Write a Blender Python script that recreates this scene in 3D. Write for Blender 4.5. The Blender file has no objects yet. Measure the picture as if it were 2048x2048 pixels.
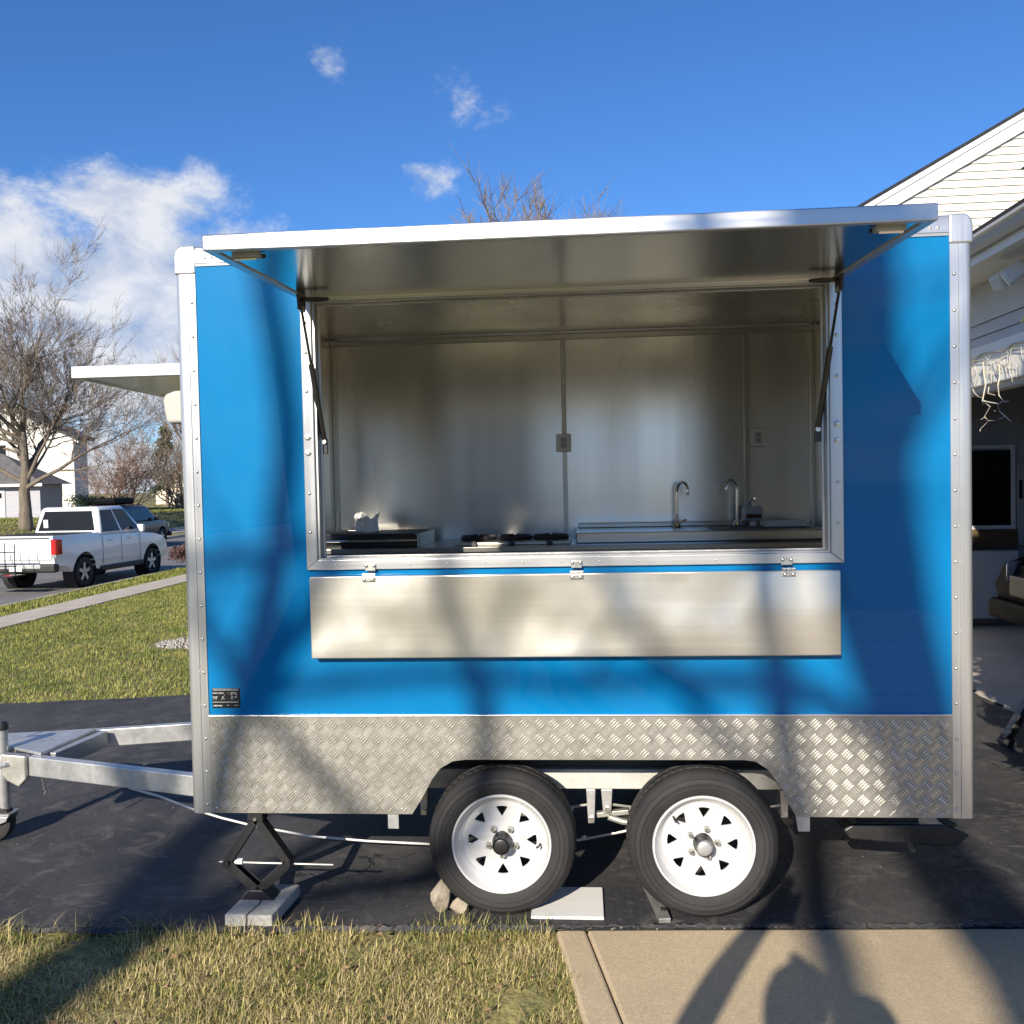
import bpy, bmesh, math, random
import numpy as np
from mathutils import Vector, Matrix

S = bpy.context.scene
COL = S.collection
R = math.radians

# ------------------------------------------------------------------ camera
def cam_setup():
    yaw, pitch, roll = -0.0767, -0.0311, -0.0213
    cy, sy, cp, sp = math.cos(yaw), math.sin(yaw), math.cos(pitch), math.sin(pitch)
    fwd = Vector((sy*cp, cy*cp, sp)); right = Vector((cy, -sy, 0)); up = right.cross(fwd)
    c, s = math.cos(roll), math.sin(roll)
    r2 = c*right + s*up; u2 = -s*right + c*up
    cam = bpy.data.cameras.new('camera'); o = bpy.data.objects.new('camera', cam); COL.objects.link(o)
    cam.sensor_width = 36; cam.lens = 36*1790.63/2048
    cam.clip_start = 0.02; cam.clip_end = 2000
    M = Matrix((r2, u2, -fwd)).transposed().to_4x4(); M.translation = Vector((0.0642, -3.6416, 1.8009))
    o.matrix_world = M; S.camera = o
cam_setup()

SUN_AZ, SUN_EL = 17.5, 26.0     # light travels towards +Y, 17.5 deg to the right, 26 deg down
def sky_setup():
    w = bpy.data.worlds.new('World'); S.world = w; w.use_nodes = True
    nt = w.node_tree; nt.nodes.clear(); N = nt.nodes.new; Lk = nt.links.new
    sky = N('ShaderNodeTexSky'); sky.sky_type = 'NISHITA'; sky.sun_disc = False
    sky.sun_elevation = R(SUN_EL); sky.sun_rotation = R(180+SUN_AZ)
    sky.air_density = 1; sky.dust_density = 0; sky.ozone_density = 4; sky.altitude = 0
    tint = N('ShaderNodeMix'); tint.data_type = 'RGBA'; tint.blend_type = 'MULTIPLY'; tint.inputs[0].default_value = 1
    Lk(sky.outputs[0], tint.inputs[6]); tint.inputs[7].default_value = (0.42, 0.69, 1.0, 1)
    bg = N('ShaderNodeBackground'); bg.inputs[1].default_value = 0.098; Lk(tint.outputs[2], bg.inputs[0])
    # clouds: scattered all round the sky, in azimuth / elevation
    tc = N('ShaderNodeTexCoord'); sep = N('ShaderNodeSeparateXYZ'); Lk(tc.outputs['Generated'], sep.inputs[0])
    def math_(op, a, b=None, clamp=False):
        m = N('ShaderNodeMath'); m.operation = op; m.use_clamp = clamp
        for i, v in enumerate((a, b)):
            if v is None: continue
            if isinstance(v, (int, float)): m.inputs[i].default_value = v
            else: Lk(v, m.inputs[i])
        return m.outputs[0]
    az = math_('ARCTAN2', sep.outputs[0], sep.outputs[1]); el = math_('ARCSINE', sep.outputs[2])
    cmb = N('ShaderNodeCombineXYZ'); Lk(az, cmb.inputs[0]); Lk(el, cmb.inputs[1])
    blobs = [(-.455,.285,.11,.05,1.1), (-.60,.215,.17,.085,1.25), (-.43,.215,.14,.09,1.2), (-.37,.262,.06,.04,.62), (-.48,.285,.05,.03,.8),
             (-.52,.16,.26,.12,1.35), (-.40,.15,.14,.10,1.2), (-.72,.24,.2,.08,.9), (-.32,.195,.10,.04,.55),
             (-.276,.437,.035,.036,.34), (-.125,.409,.045,.034,.38), (-.163,.331,.045,.026,.42), (-.089,.377,.025,.03,.30),
             (-.228,.367,.03,.04,.27), (-.28,.255,.09,.03,.40), (.55,.22,.16,.07,.9), (.9,.42,.07,.04,.42), (1.2,.20,.22,.08,1.0),
             (-1.1,.36,.08,.05,.42), (-1.4,.2,.24,.09,1.0), (2.0,.25,.2,.09,.9), (2.5,.4,.07,.045,.42), (-2.0,.24,.22,.10,1.0),
             (-2.45,.33,.12,.06,.8), (-2.80,.22,.16,.10,.95), (2.85,.2,.18,.08,.9), (1.6,.55,.06,.04,.4), (-1.7,.6,.06,.04,.4)]
    field = None
    for a, e, ra, re, d in blobs:
        v = N('ShaderNodeVectorMath'); v.operation = 'SUBTRACT'; Lk(cmb.outputs[0], v.inputs[0]); v.inputs[1].default_value = (a, e, 0)
        v2 = N('ShaderNodeVectorMath'); v2.operation = 'DIVIDE'; Lk(v.outputs[0], v2.inputs[0]); v2.inputs[1].default_value = (ra*1.25, re*1.25, 1)
        ln = N('ShaderNodeVectorMath'); ln.operation = 'LENGTH'; Lk(v2.outputs[0], ln.inputs[0])
        f = math_('MULTIPLY', math_('SUBTRACT', 1.0, ln.outputs['Value'], True), d)
        field = f if field is None else math_('MAXIMUM', field, f)
    band = math_('MULTIPLY', math_('SUBTRACT', 1.0, math_('DIVIDE', math_('ABSOLUTE', math_('SUBTRACT', el, .02)), .10), True), .95)
    field = math_('MAXIMUM', field, band)
    def fbm(scale, off, detail=8, rough=.62):
        mp = N('ShaderNodeMapping'); Lk(tc.outputs['Generated'], mp.inputs[0]); mp.inputs['Location'].default_value = off
        mp.inputs['Scale'].default_value = (1, 1, 1.5)
        n = N('ShaderNodeTexNoise'); n.inputs['Scale'].default_value = scale; n.inputs['Detail'].default_value = detail
        n.inputs['Roughness'].default_value = rough; n.inputs['Distortion'].default_value = .35; Lk(mp.outputs[0], n.inputs[0]); return n.outputs[0]
    n1 = fbm(11, (0, 0, 0)); n2 = fbm(11, (.015, .02, -.03)); n3 = fbm(40, (3, 1, 2), 6, .7)
    edge = math_('ADD', math_('MULTIPLY', math_('SUBTRACT', n1, .5), 2.3), math_('MULTIPLY', math_('SUBTRACT', n3, .5), .9))
    # density = field * 1.6 + edge - .28 where field>0
    dens = math_('MULTIPLY', math_('ADD', math_('MULTIPLY', field, 1.55), math_('SUBTRACT', edge, .26)), math_('MULTIPLY', field, 6, True))
    mr = N('ShaderNodeMapRange'); mr.interpolation_type = 'SMOOTHSTEP'; Lk(dens, mr.inputs[0]); mr.inputs[1].default_value = 0.0; mr.inputs[2].default_value = .85
    mr.inputs[3].default_value = 0; mr.inputs[4].default_value = .90
    sh = math_('ADD', math_('MULTIPLY', math_('SUBTRACT', n1, n2), 2.6), .62, True)
    cr = N('ShaderNodeMix'); cr.data_type = 'RGBA'; Lk(sh, cr.inputs[0])
    cr.inputs[6].default_value = (.42, .53, .74, 1); cr.inputs[7].default_value = (.95, .95, .97, 1)
    bg2 = N('ShaderNodeBackground'); Lk(cr.outputs[2], bg2.inputs[0]); bg2.inputs[1].default_value = 0.60
    mx = N('ShaderNodeMixShader'); Lk(mr.outputs[0], mx.inputs[0]); Lk(bg.outputs[0], mx.inputs[1]); Lk(bg2.outputs[0], mx.inputs[2])
    out = N('ShaderNodeOutputWorld'); Lk(mx.outputs[0], out.inputs[0])
    w.cycles.sampling_method = 'MANUAL'; w.cycles.sample_map_resolution = 512
sky_setup()

def sun_setup():
    l = bpy.data.lights.new('sun', 'SUN'); l.energy = 5.0; l.angle = R(.53); l.color = (1, .91, .77)
    o = bpy.data.objects.new('sun', l); COL.objects.link(o)
    a, e = R(SUN_AZ), R(SUN_EL)
    d = Vector((math.sin(a)*math.cos(e), math.cos(a)*math.cos(e), -math.sin(e)))
    o.rotation_euler = d.to_track_quat('-Z', 'Y').to_euler(); o.location = (-6, -18, 12)
    return d
SUN = sun_setup()
vs = S.view_settings; vs.view_transform = 'Standard'; vs.look = 'None'; vs.exposure = 0.65; vs.gamma = 1
vs.use_curve_mapping = False
S.cycles.use_denoising = True
S.cycles.max_bounces = 8; S.cycles.glossy_bounces = 5; S.cycles.diffuse_bounces = 4; S.cycles.transmission_bounces = 5; S.cycles.transparent_max_bounces = 8
S.cycles.sample_clamp_indirect = 6; S.cycles.caustics_reflective = True; S.cycles.blur_glossy = 0.6

# ------------------------------------------------------------------ materials
MATS = {}
def mat(name, col, rough=.6, metal=0., spec=.5, coat=0., coat_rough=.05, aniso=0., noise=None, bump=None, emit=None, trans=0., alpha=1., bump2=None, rnoise=None, ior=None):
    """noise=(scale(xyz), amount, detail[, colour2]) ; bump=(scale xyz, strength, dist)"""
    if name in MATS: return MATS[name]
    m = bpy.data.materials.new(name); m.use_nodes = True; nt = m.node_tree; b = nt.nodes['Principled BSDF']
    I = b.inputs; I['Base Color'].default_value = (*col, 1); I['Roughness'].default_value = rough; I['Metallic'].default_value = metal
    I['Specular IOR Level'].default_value = spec; I['Coat Weight'].default_value = coat; I['Coat Roughness'].default_value = coat_rough
    I['Anisotropic'].default_value = aniso; I['Transmission Weight'].default_value = trans; I['Alpha'].default_value = alpha
    if ior: I['IOR'].default_value = ior
    if emit: I['Emission Color'].default_value = (*emit[0], 1); I['Emission Strength'].default_value = emit[1]
    N = nt.nodes.new; L = nt.links.new
    tc = N('ShaderNodeTexCoord')
    def nz(scale, detail=4, rough_=.6):
        mp = N('ShaderNodeMapping'); L(tc.outputs['Object'], mp.inputs[0]); mp.inputs['Scale'].default_value = scale
        n = N('ShaderNodeTexNoise'); n.inputs['Scale'].default_value = 1; n.inputs['Detail'].default_value = detail; n.inputs['Roughness'].default_value = rough_
        L(mp.outputs[0], n.inputs[0]); return n.outputs[0]
    if noise:
        layers = noise if isinstance(noise, list) else [noise]
        cur = None
        for ly in layers:
            sc, amt, det = ly[:3]
            f = nz(sc, det)
            mr = N('ShaderNodeMapRange'); L(f, mr.inputs[0]); mr.inputs[1].default_value = .3; mr.inputs[2].default_value = .7
            mx = N('ShaderNodeMix'); mx.data_type = 'RGBA'
            if len(ly) > 3:
                mr.inputs[3].default_value = 0; mr.inputs[4].default_value = amt; L(mr.outputs[0], mx.inputs[0])
                if cur is None: mx.inputs[6].default_value = (*col, 1)
                else: L(cur, mx.inputs[6])
                mx.inputs[7].default_value = (*ly[3], 1)
            else:
                mx.blend_type = 'MULTIPLY'; mx.inputs[0].default_value = 1
                mr.inputs[3].default_value = 1-amt; mr.inputs[4].default_value = 1+amt
                if cur is None: mx.inputs[6].default_value = (*col, 1)
                else: L(cur, mx.inputs[6])
                cmb = N('ShaderNodeCombineColor'); [L(mr.outputs[0], cmb.inputs[i]) for i in range(3)]; L(cmb.outputs[0], mx.inputs[7])
            cur = mx.outputs[2]
        L(cur, I['Base Color'])
    if rnoise:
        f = nz(rnoise[0], 4); mr = N('ShaderNodeMapRange'); L(f, mr.inputs[0]); mr.inputs[1].default_value = .3; mr.inputs[2].default_value = .7
        mr.inputs[3].default_value = rough-rnoise[1]; mr.inputs[4].default_value = rough+rnoise[1]; L(mr.outputs[0], I['Roughness'])
    prev = None
    for bp in (bump, bump2):
        if bp:
            f = nz(bp[0], bp[3] if len(bp) > 3 else 3); bn = N('ShaderNodeBump'); bn.inputs['Strength'].default_value = bp[1]; bn.inputs['Distance'].default_value = bp[2]; L(f, bn.inputs['Height'])
            if prev: L(prev, bn.inputs['Normal'])
            prev = bn.outputs[0]
    if prev: L(prev, I['Normal'])
    MATS[name] = m
    return m

M_blue = mat('blue_gloss_panel', (.0, .150, .365), .4, spec=.05, coat=.40, coat_rough=.012, bump=((1.5, 1.5, .9), .22, .03, 0), noise=[((2.5, 2.5, 2.5), .04, 4), ((7, 7, .35), .10, 5, (.02, .175, .37)), ((45, 45, 6), .05, 4, (.05, .20, .37))])
M_alu = mat('brushed_aluminium', (.58, .58, .58), .33, .75, aniso=.3, noise=((9, 9, .6), .05, 4), rnoise=((40, 40, .8), .07), bump=((60, 60, 1.2), .05, .002))
M_aluh = mat('aluminium_rail', (.60, .60, .60), .33, .75, noise=((.8, 9, 9), .05, 4), rnoise=((.8, 40, 40), .07), bump=((1.2, 60, 60), .05, .002))
M_cast = mat('cast_corner_metal', (.56, .56, .55), .42, .75, noise=((30, 30, 30), .12, 5), bump=((35, 35, 35), .25, .004))
M_steel_in = mat('stainless_lining', (.73, .71, .67), .25, 1., noise=[((1.7, 1.7, .12), .16, 2)], rnoise=((2.6, 2.6, .12), .05), bump=((1.9, 1.9, .08), .40, .05, 0))
M_trim_in = mat('lining_trim', (.50, .48, .43), .35, 1., noise=((3, 3, 3), .1, 3))
M_mirror = mat('awning_underside_steel', (.78, .765, .73), .16, 1., bump=((1.0, 1.0, 1.0), .06, .02), noise=((1.5, 1.5, 1.5), .06, 3))
M_shelf = mat('serving_shelf_steel', (.60, .57, .505), .32, .76, noise=[((1.6, 1, 3), .10, 4), ((1.0, 40, 60), .05, 3)], rnoise=((2.4, 2, 3), .04), bump=((2.6, 2.6, 2.2), 1.0, .07, 1), bump2=((3, 60, 200), .04, .001))
M_tread = mat('tread_plate_sheet', (.385, .365, .325), .42, .68, noise=((14, 14, 14), .16, 5), rnoise=((20, 20, 20), .08), bump=((160, 160, 160), .3, .002))
M_bar = mat('tread_plate_bars', (.78, .76, .71), .28, .70, noise=((30, 30, 30), .14, 4))
M_galv = mat('galvanised_steel', (.55, .55, .54), .40, .65, noise=[((7, 7, 7), .14, 4), ((40, 40, 40), .10, 2)], rnoise=((12, 12, 12), .08))
M_galv2 = mat('galvanised_dull', (.45, .44, .40), .55, .8, noise=((14, 14, 14), .25, 5))
M_chrome = mat('chrome', (.85, .85, .86), .06, 1.)
M_zinc = mat('zinc_hardware', (.66, .65, .60), .35, 1., noise=((60, 60, 60), .2, 3))
M_blackm = mat('black_painted_steel', (.018, .018, .019), .42, .0, spec=.5, noise=((30, 30, 30), .3, 4), bump=((60, 60, 60), .15, .003))
M_rubber = mat('tyre_rubber', (.020, .020, .021), .72, spec=.35, noise=[((7, 7, 7), .35, 5), ((3, 3, 3), .35, 4, (.050, .046, .042))], bump=((90, 90, 90), .2, .002))
M_wheel = mat('white_wheel_paint', (.56, .56, .56), .32, spec=.5, coat=.3, noise=[((10, 10, 10), .05, 4), ((22, 22, 22), .28, 6, (.42, .38, .32))])
M_well = mat('dull_wheel_well', (.10, .088, .07), .7, noise=((6,6,6), .3, 4))
M_rail = mat('pale_galvanised_rail', (.58, .57, .53), .45, .3, noise=[((3,20,20), .08, 4), ((30,30,30), .08, 3)])
M_dark = mat('dark_cavity', (.02, .02, .02), .8)
M_white = mat('white_plastic', (.74, .73, .69), .42)
M_whitepaint = mat('white_trim_paint', (.80, .79, .75), .5, noise=((4, 4, 4), .05, 4))
M_black_gloss = mat('black_enamel', (.012, .012, .013), .12, coat=.5)
M_paper = mat('white_paper', (.80, .78, .73), .7)
M_stone = mat('field_stone', (.36, .30, .22), .85, noise=[((18, 18, 18), .35, 6), ((7, 7, 7), .5, 4, (.20, .17, .14))], bump=((28, 28, 28), .8, .012))
M_conc = mat('concrete_block', (.46, .44, .39), .9, noise=[((50, 50, 50), .22, 5), ((6, 6, 6), .2, 3)], bump=((90, 90, 90), .5, .004))
M_board = mat('white_painted_board', (.70, .69, .65), .5, noise=((5, 60, 5), .06, 3))
M_cable = mat('white_cable', (.72, .71, .68), .4)
M_asphalt = None

def node_mat(name):
    m = bpy.data.materials.new(name); m.use_nodes = True; MATS[name] = m
    return m, m.node_tree, m.node_tree.nodes.new, m.node_tree.links.new, m.node_tree.nodes['Principled BSDF']

def asphalt_mat():
    m, nt, N, L, b = node_mat('sealed_asphalt')
    tc = N('ShaderNodeTexCoord')
    def nz(scale, det=5, dist=0, rough=.6):
        n = N('ShaderNodeTexNoise'); n.inputs['Scale'].default_value = scale; n.inputs['Detail'].default_value = det; n.inputs['Distortion'].default_value = dist; n.inputs['Roughness'].default_value = rough
        L(tc.outputs['Object'], n.inputs[0]); return n.outputs[0]
    def ramp(f, a, b_, lo, hi):
        r = N('ShaderNodeMapRange'); L(f, r.inputs[0]); r.inputs[1].default_value = a; r.inputs[2].default_value = b_; r.inputs[3].default_value = lo; r.inputs[4].default_value = hi; return r.outputs[0]
    def mix(f, a, b_):
        x = N('ShaderNodeMix'); x.data_type = 'RGBA'
        L(f, x.inputs[0])
        for i, v in ((6, a), (7, b_)):
            if isinstance(v, tuple): x.inputs[i].default_value = (*v, 1)
            else: L(v, x.inputs[i])
        return x.outputs[2]
    base = mix(ramp(nz(1.3, 5, .5), .35, .65, 0, 1), (.026, .027, .032), (.056, .054, .055))
    base = mix(ramp(nz(5.0, 8, 1.2, .7), .52, .70, 0, .85), base, (.115, .107, .10))
    base = mix(ramp(nz(30, 5, .5, .7), .50, .75, 0, .4), base, (.12, .112, .105))      # worn, dusty patches
    base = mix(ramp(nz(420, 2), .60, .72, 0, .55), base, (.22, .20, .18))               # aggregate
    base = mix(ramp(nz(90, 3), .64, .70, 0, .5), base, (.15, .14, .125))
    # wandering cracks
    mp = N('ShaderNodeVectorMath'); mp.operation = 'ADD'; L(tc.outputs['Object'], mp.inputs[0])
    wob = N('ShaderNodeTexNoise'); wob.inputs['Scale'].default_value = 3.5; wob.inputs['Detail'].default_value = 5; L(tc.outputs['Object'], wob.inputs[0])
    sc = N('ShaderNodeVectorMath'); sc.operation = 'SCALE'; sc.inputs['Scale'].default_value = 1.1; L(wob.outputs['Color'], sc.inputs[0]); L(sc.outputs[0], mp.inputs[1])
    v = N('ShaderNodeTexVoronoi'); v.feature = 'DISTANCE_TO_EDGE'; v.inputs['Scale'].default_value = .33; L(mp.outputs[0], v.inputs[0])
    crack = ramp(v.outputs['Distance'], .0, .006, 1, 0)
    gate = ramp(nz(.8, 2), .50, .58, 0, 1)
    mu = N('ShaderNodeMath'); mu.operation = 'MULTIPLY'; L(crack, mu.inputs[0]); L(gate, mu.inputs[1])
    base = mix(mu.outputs[0], base, (.012, .012, .013))
    # pale scuffs
    v2 = N('ShaderNodeTexNoise'); v2.inputs['Scale'].default_value = 2.2; v2.inputs['Detail'].default_value = 8; v2.inputs['Distortion'].default_value = 3
    mp2 = N('ShaderNodeMapping'); mp2.inputs['Scale'].default_value = (1, 4, 1); mp2.inputs['Rotation'].default_value = (0, 0, -.3); L(tc.outputs['Object'], mp2.inputs[0]); L(mp2.outputs[0], v2.inputs[0])
    base = mix(ramp(v2.outputs[0], .62, .72, 0, .6), base, (.16, .15, .14))
    L(base, b.inputs['Base Color']); b.inputs['Roughness'].default_value = .7; b.inputs['Specular IOR Level'].default_value = .25
    bn = N('ShaderNodeBump'); bn.inputs['Strength'].default_value = .55; bn.inputs['Distance'].default_value = .004; L(nz(260, 3), bn.inputs['Height'])
    bn2 = N('ShaderNodeBump'); bn2.inputs['Strength'].default_value = 1; bn2.inputs['Distance'].default_value = .006; bn2.invert = True; L(mu.outputs[0], bn2.inputs['Height']); L(bn.outputs[0], bn2.inputs['Normal'])
    L(bn2.outputs[0], b.inputs['Normal'])
    return m
M_asphalt = asphalt_mat()
M_street = mat('grey_street_asphalt', (.16, .155, .15), .85, noise=[((1.2, 1.2, 1.2), .2, 5), ((80, 80, 80), .25, 3)])
M_walk = mat('tan_concrete_walk', (.50, .39, .245), .9, noise=[((1.5, 1.5, 1.5), .12, 5), ((70, 70, 70), .22, 4), ((260, 260, 260), .35, 2), ((3, 3, 3), .25, 5, (.38, .32, .23)), ((1.1, 1.1, 1.1), .45, 6, (.36, .285, .19)), ((16, 16, 16), .35, 6, (.33, .26, .17))], bump=((140, 140, 140), .5, .004))
M_walk2 = mat('pale_concrete', (.44, .38, .31), .9, noise=[((1.5, 1.5, 1.5), .15, 5), ((50, 50, 50), .15, 3)])
M_soil = mat('thatch_and_soil', (.135, .115, .055), .95, noise=[((3, 3, 3), .35, 5), ((60, 60, 60), .5, 4), ((.6, .6, .6), .5, 4, (.15, .15, .055))], bump=((70, 70, 70), .8, .01))
M_lawnfar = mat('mown_lawn', (.20, .18, .065), .95, noise=[((.5, .5, .5), .25, 4), ((5, 5, 5), .35, 5), ((40, 40, 40), .4, 3)], bump=((30, 30, 30), .6, .02))

def blade_mat(name, cols):
    m, nt, N, L, b = node_mat(name)
    g = N('ShaderNodeNewGeometry'); cr = N('ShaderNodeValToRGB'); e = cr.color_ramp.elements
    n = N('ShaderNodeTexNoise'); n.inputs['Scale'].default_value = 2.6; n.inputs['Detail'].default_value = 5; n.inputs['Roughness'].default_value = .7
    tc = N('ShaderNodeTexCoord'); L(tc.outputs['Object'], n.inputs[0])
    a = N('ShaderNodeMath'); a.operation = 'MULTIPLY_ADD'; L(n.outputs[0], a.inputs[0]); a.inputs[1].default_value = 2.6; a.inputs[2].default_value = -1.3
    s = N('ShaderNodeMath'); s.operation = 'ADD'; s.use_clamp = True; L(g.outputs['Random Per Island'], s.inputs[0]); L(a.outputs[0], s.inputs[1])
    e[0].position = 0; e[0].color = (*cols[0], 1); e[1].position = 1; e[1].color = (*cols[-1], 1)
    for i, c in enumerate(cols[1:-1]):
        x = e.new((i+1)/(len(cols)-1)); x.color = (*c, 1)
    L(s.outputs[0], cr.inputs[0]); L(cr.outputs[0], b.inputs['Base Color']); b.inputs['Roughness'].default_value = .65; b.inputs['Specular IOR Level'].default_value = .25
    b.inputs['Subsurface Weight'].default_value = 0
    return m
M_grass = blade_mat('winter_grass', [(.085, .12, .027), (.19, .20, .05), (.36, .31, .10), (.50, .41, .17), (.58, .47, .24)])
M_grass2 = blade_mat('lawn_grass', [(.08, .125, .02), (.135, .17, .033), (.22, .225, .05), (.34, .30, .10)])
M_bark = mat('bark', (.145, .115, .085), .95, noise=[((9, 9, 2), .35, 5), ((2, 2, 2), .4, 3, (.21, .185, .15))], bump=((14, 14, 3), .9, .03))
M_twig = mat('twig_bark', (.17, .135, .105), .9, noise=((4, 4, 4), .3, 3))
M_twig2 = mat('reddish_twig_bark', (.20, .125, .095), .9, noise=((4, 4, 4), .3, 3))

# ------------------------------------------------------------------ mesh builder
class MB:
    def __init__(self): self.v = []; self.f = []
    def add(self, vs, fs):
        n = len(self.v); self.v += [tuple(p) for p in vs]; self.f += [tuple(i+n for i in f) for f in fs]; return self
    def box(self, x0, x1, y0, y1, z0, z1):
        return self.add([(x0,y0,z0),(x1,y0,z0),(x1,y1,z0),(x0,y1,z0),(x0,y0,z1),(x1,y0,z1),(x1,y1,z1),(x0,y1,z1)],
                 [(0,3,2,1),(4,5,6,7),(0,1,5,4),(1,2,6,5),(2,3,7,6),(3,0,4,7)])
    def bar(self, a, b, w, h, up=(0,0,1)):
        a, b = Vector(a), Vector(b); d = (b-a).normalized(); u = Vector(up); s = d.cross(u).normalized(); u = s.cross(d)
        vs = [p + s*i*w/2 + u*j*h/2 for p in (a, b) for i, j in ((-1,-1),(1,-1),(1,1),(-1,1))]
        return self.add(vs, [(0,1,2,3),(7,6,5,4),(0,4,5,1),(1,5,6,2),(2,6,7,3),(3,7,4,0)])
    def tube(self, pts, r, n=8, caps=True):
        pts = [Vector(p) for p in pts]; m = len(pts); rs = r if isinstance(r, (list, tuple)) else [r]*m
        t0 = (pts[1]-pts[0]).normalized(); ref = Vector((0,0,1)) if abs(t0.z) < .9 else Vector((1,0,0)); u = t0.cross(ref).normalized()
        vs = []
        for i, p in enumerate(pts):
            t = (pts[min(i+1,m-1)]-pts[max(i-1,0)]).normalized(); u = (u - t*u.dot(t)).normalized(); w = t.cross(u)
            vs += [p + (u*math.cos(2*math.pi*k/n) + w*math.sin(2*math.pi*k/n))*rs[i] for k in range(n)]
        fs = [(i*n+k, i*n+(k+1)%n, (i+1)*n+(k+1)%n, (i+1)*n+k) for i in range(m-1) for k in range(n)]
        if caps: fs += [tuple(range(n-1,-1,-1)), tuple(range((m-1)*n, m*n))]
        return self.add(vs, fs)
    def lathe(self, prof, c, axis='y', n=32, close=False):
        """prof = [(radius, offset along axis)]"""
        vs = []
        for r_, h in prof:
            for k in range(n):
                a = 2*math.pi*k/n; x, y = r_*math.cos(a), r_*math.sin(a)
                vs.append({'y': (c[0]+x, c[1]+h, c[2]+y), 'z': (c[0]+x, c[1]+y, c[2]+h), 'x': (c[0]+h, c[1]+x, c[2]+y)}[axis])
        m = len(prof)
        fs = [(i*n+k, i*n+(k+1)%n, (i+1)*n+(k+1)%n, (i+1)*n+k) for i in range(m-1) for k in range(n)]
        if close: fs += [((m-1)*n+k, (m-1)*n+(k+1)%n, (k+1)%n, k) for k in range(n)]
        return self.add(vs, fs)
    def prism(self, poly, axis, c0, c1):
        """poly in the plane normal to axis: y -> (x,z); x -> (y,z); z -> (x,y)"""
        def p3(a, b, c): return {'y': (a, c, b), 'x': (c, a, b), 'z': (a, b, c)}[axis]
        n = len(poly); vs = [p3(a, b, c0) for a, b in poly] + [p3(a, b, c1) for a, b in poly]
        fs = [tuple(range(n)), tuple(range(2*n-1, n-1, -1))] + [(i, i+n, (i+1)%n+n, (i+1)%n) for i in range(n)]
        return self.add(vs, fs)
    def build(self, name, m, parent=None, bevel=0, seg=2, smooth=False, kind=None, label=None, cat=None, group=None, loc=None, fix=True, ang=35):
        me = bpy.data.meshes.new(name); me.from_pydata(self.v, [], self.f)
        if fix:
            bm = bmesh.new(); bm.from_mesh(me); bmesh.ops.recalc_face_normals(bm, faces=bm.faces); bm.to_mesh(me); bm.free()
        me.materials.append(m); me.update()
        return link(name, me, parent, bevel, seg, smooth, kind, label, cat, group, loc, ang)

def link(name, me, parent=None, bevel=0, seg=2, smooth=False, kind=None, label=None, cat=None, group=None, loc=None, ang=35):
    o = bpy.data.objects.new(name, me); COL.objects.link(o)
    if loc is not None: o.location = loc
    if smooth and isinstance(me, bpy.types.Mesh) and len(me.polygons):
        me.polygons.foreach_set('use_smooth', [True]*len(me.polygons))
        if ang < 179: me.set_sharp_from_angle(angle=R(ang))
    if bevel:
        md = o.modifiers.new('bevel', 'BEVEL'); md.width = bevel; md.segments = seg; md.limit_method = 'ANGLE'; md.angle_limit = R(40)
    if parent is not None: adopt(o, parent)
    tag(o, label, cat, group, kind)
    return o
def worldmat(o):
    M = Matrix.LocRotScale(o.location, o.rotation_euler, o.scale)
    return worldmat(o.parent) @ o.matrix_parent_inverse @ M if o.parent else M
def adopt(o, parent):
    o.parent = parent; o.matrix_parent_inverse = worldmat(parent).inverted()
def tag(o, label=None, cat=None, group=None, kind=None):
    if label: o['label'] = label
    if cat: o['category'] = cat
    if group: o['group'] = group
    if kind: o['kind'] = kind
    return o
def thing(name, label, cat, loc=(0,0,0), group=None):
    o = bpy.data.objects.new(name, None); COL.objects.link(o); o.location = loc; o.empty_display_size = .2
    return tag(o, label, cat, group)
def inst(src, parent, loc, rot=None, name=None):
    """another copy of a part, sharing its mesh, placed at a world location"""
    o = src.copy(); COL.objects.link(o); o.parent = None; o.matrix_parent_inverse = Matrix(); o.location = loc
    if rot is not None: o.rotation_euler = rot
    if parent is not None: adopt(o, parent)
    return o
def fast_mesh(name, verts, quads, m):
    me = bpy.data.meshes.new(name); nv, nq = len(verts), len(quads); k = quads.shape[1]
    me.vertices.add(nv); me.vertices.foreach_set('co', verts.astype(np.float32).ravel())
    me.loops.add(nq*k); me.loops.foreach_set('vertex_index', quads.astype(np.int32).ravel())
    me.polygons.add(nq); me.polygons.foreach_set('loop_start', np.arange(0, nq*k, k, dtype=np.int32))
    me.update(calc_edges=True); me.materials.append(m); return me

# ------------------------------------------------------------------ ground
XK, XF = -11.3, -19.6            # near and far street kerbs
def gz(x):
    pts = [(-400,1.6),(-60,.9),(-24.5,.55),(-21.6,-.31),(XF,-.36),(XK,-.36),(-9.0,-.29),(-2.5,0),(400,0)]
    return float(np.interp(x, [p[0] for p in pts], [p[1] for p in pts]))
def strip(name, xs, y0, y1, m, dz=0, zf=gz, **kw):
    b = MB(); n = len(xs)
    b.add([(x, y, zf(x)+dz) for y in (y0, y1) for x in xs], [(i, i+1, n+i+1, n+i) for i in range(n-1)])
    return b.build(name, m, fix=False, **kw)
# the terrain: grass everywhere, with the street bed sunk into it
gx = [-400,-60,-40,-24.5,-21.6,XF-.16,XF-.15,XK+.15,XK+.16,-9,-2.5,400]
def gterr(x): return -.62 if XF-.155 < x < XK+.155 else gz(x)
strip('ground', gx, -300, 500, M_lawnfar, -.012, gterr, kind='structure')
strip('street', [XF, XK], -300, 500, M_street, 0, lambda x: -.47, kind='structure')
for nm, x0, x1 in (('kerb', XK, XK+.15), ('kerb', XF-.15, XF)):
    MB().box(x0, x1, -300, 500, -.6, -.352).build(nm, M_walk2, kind='structure', bevel=.02)
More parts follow.
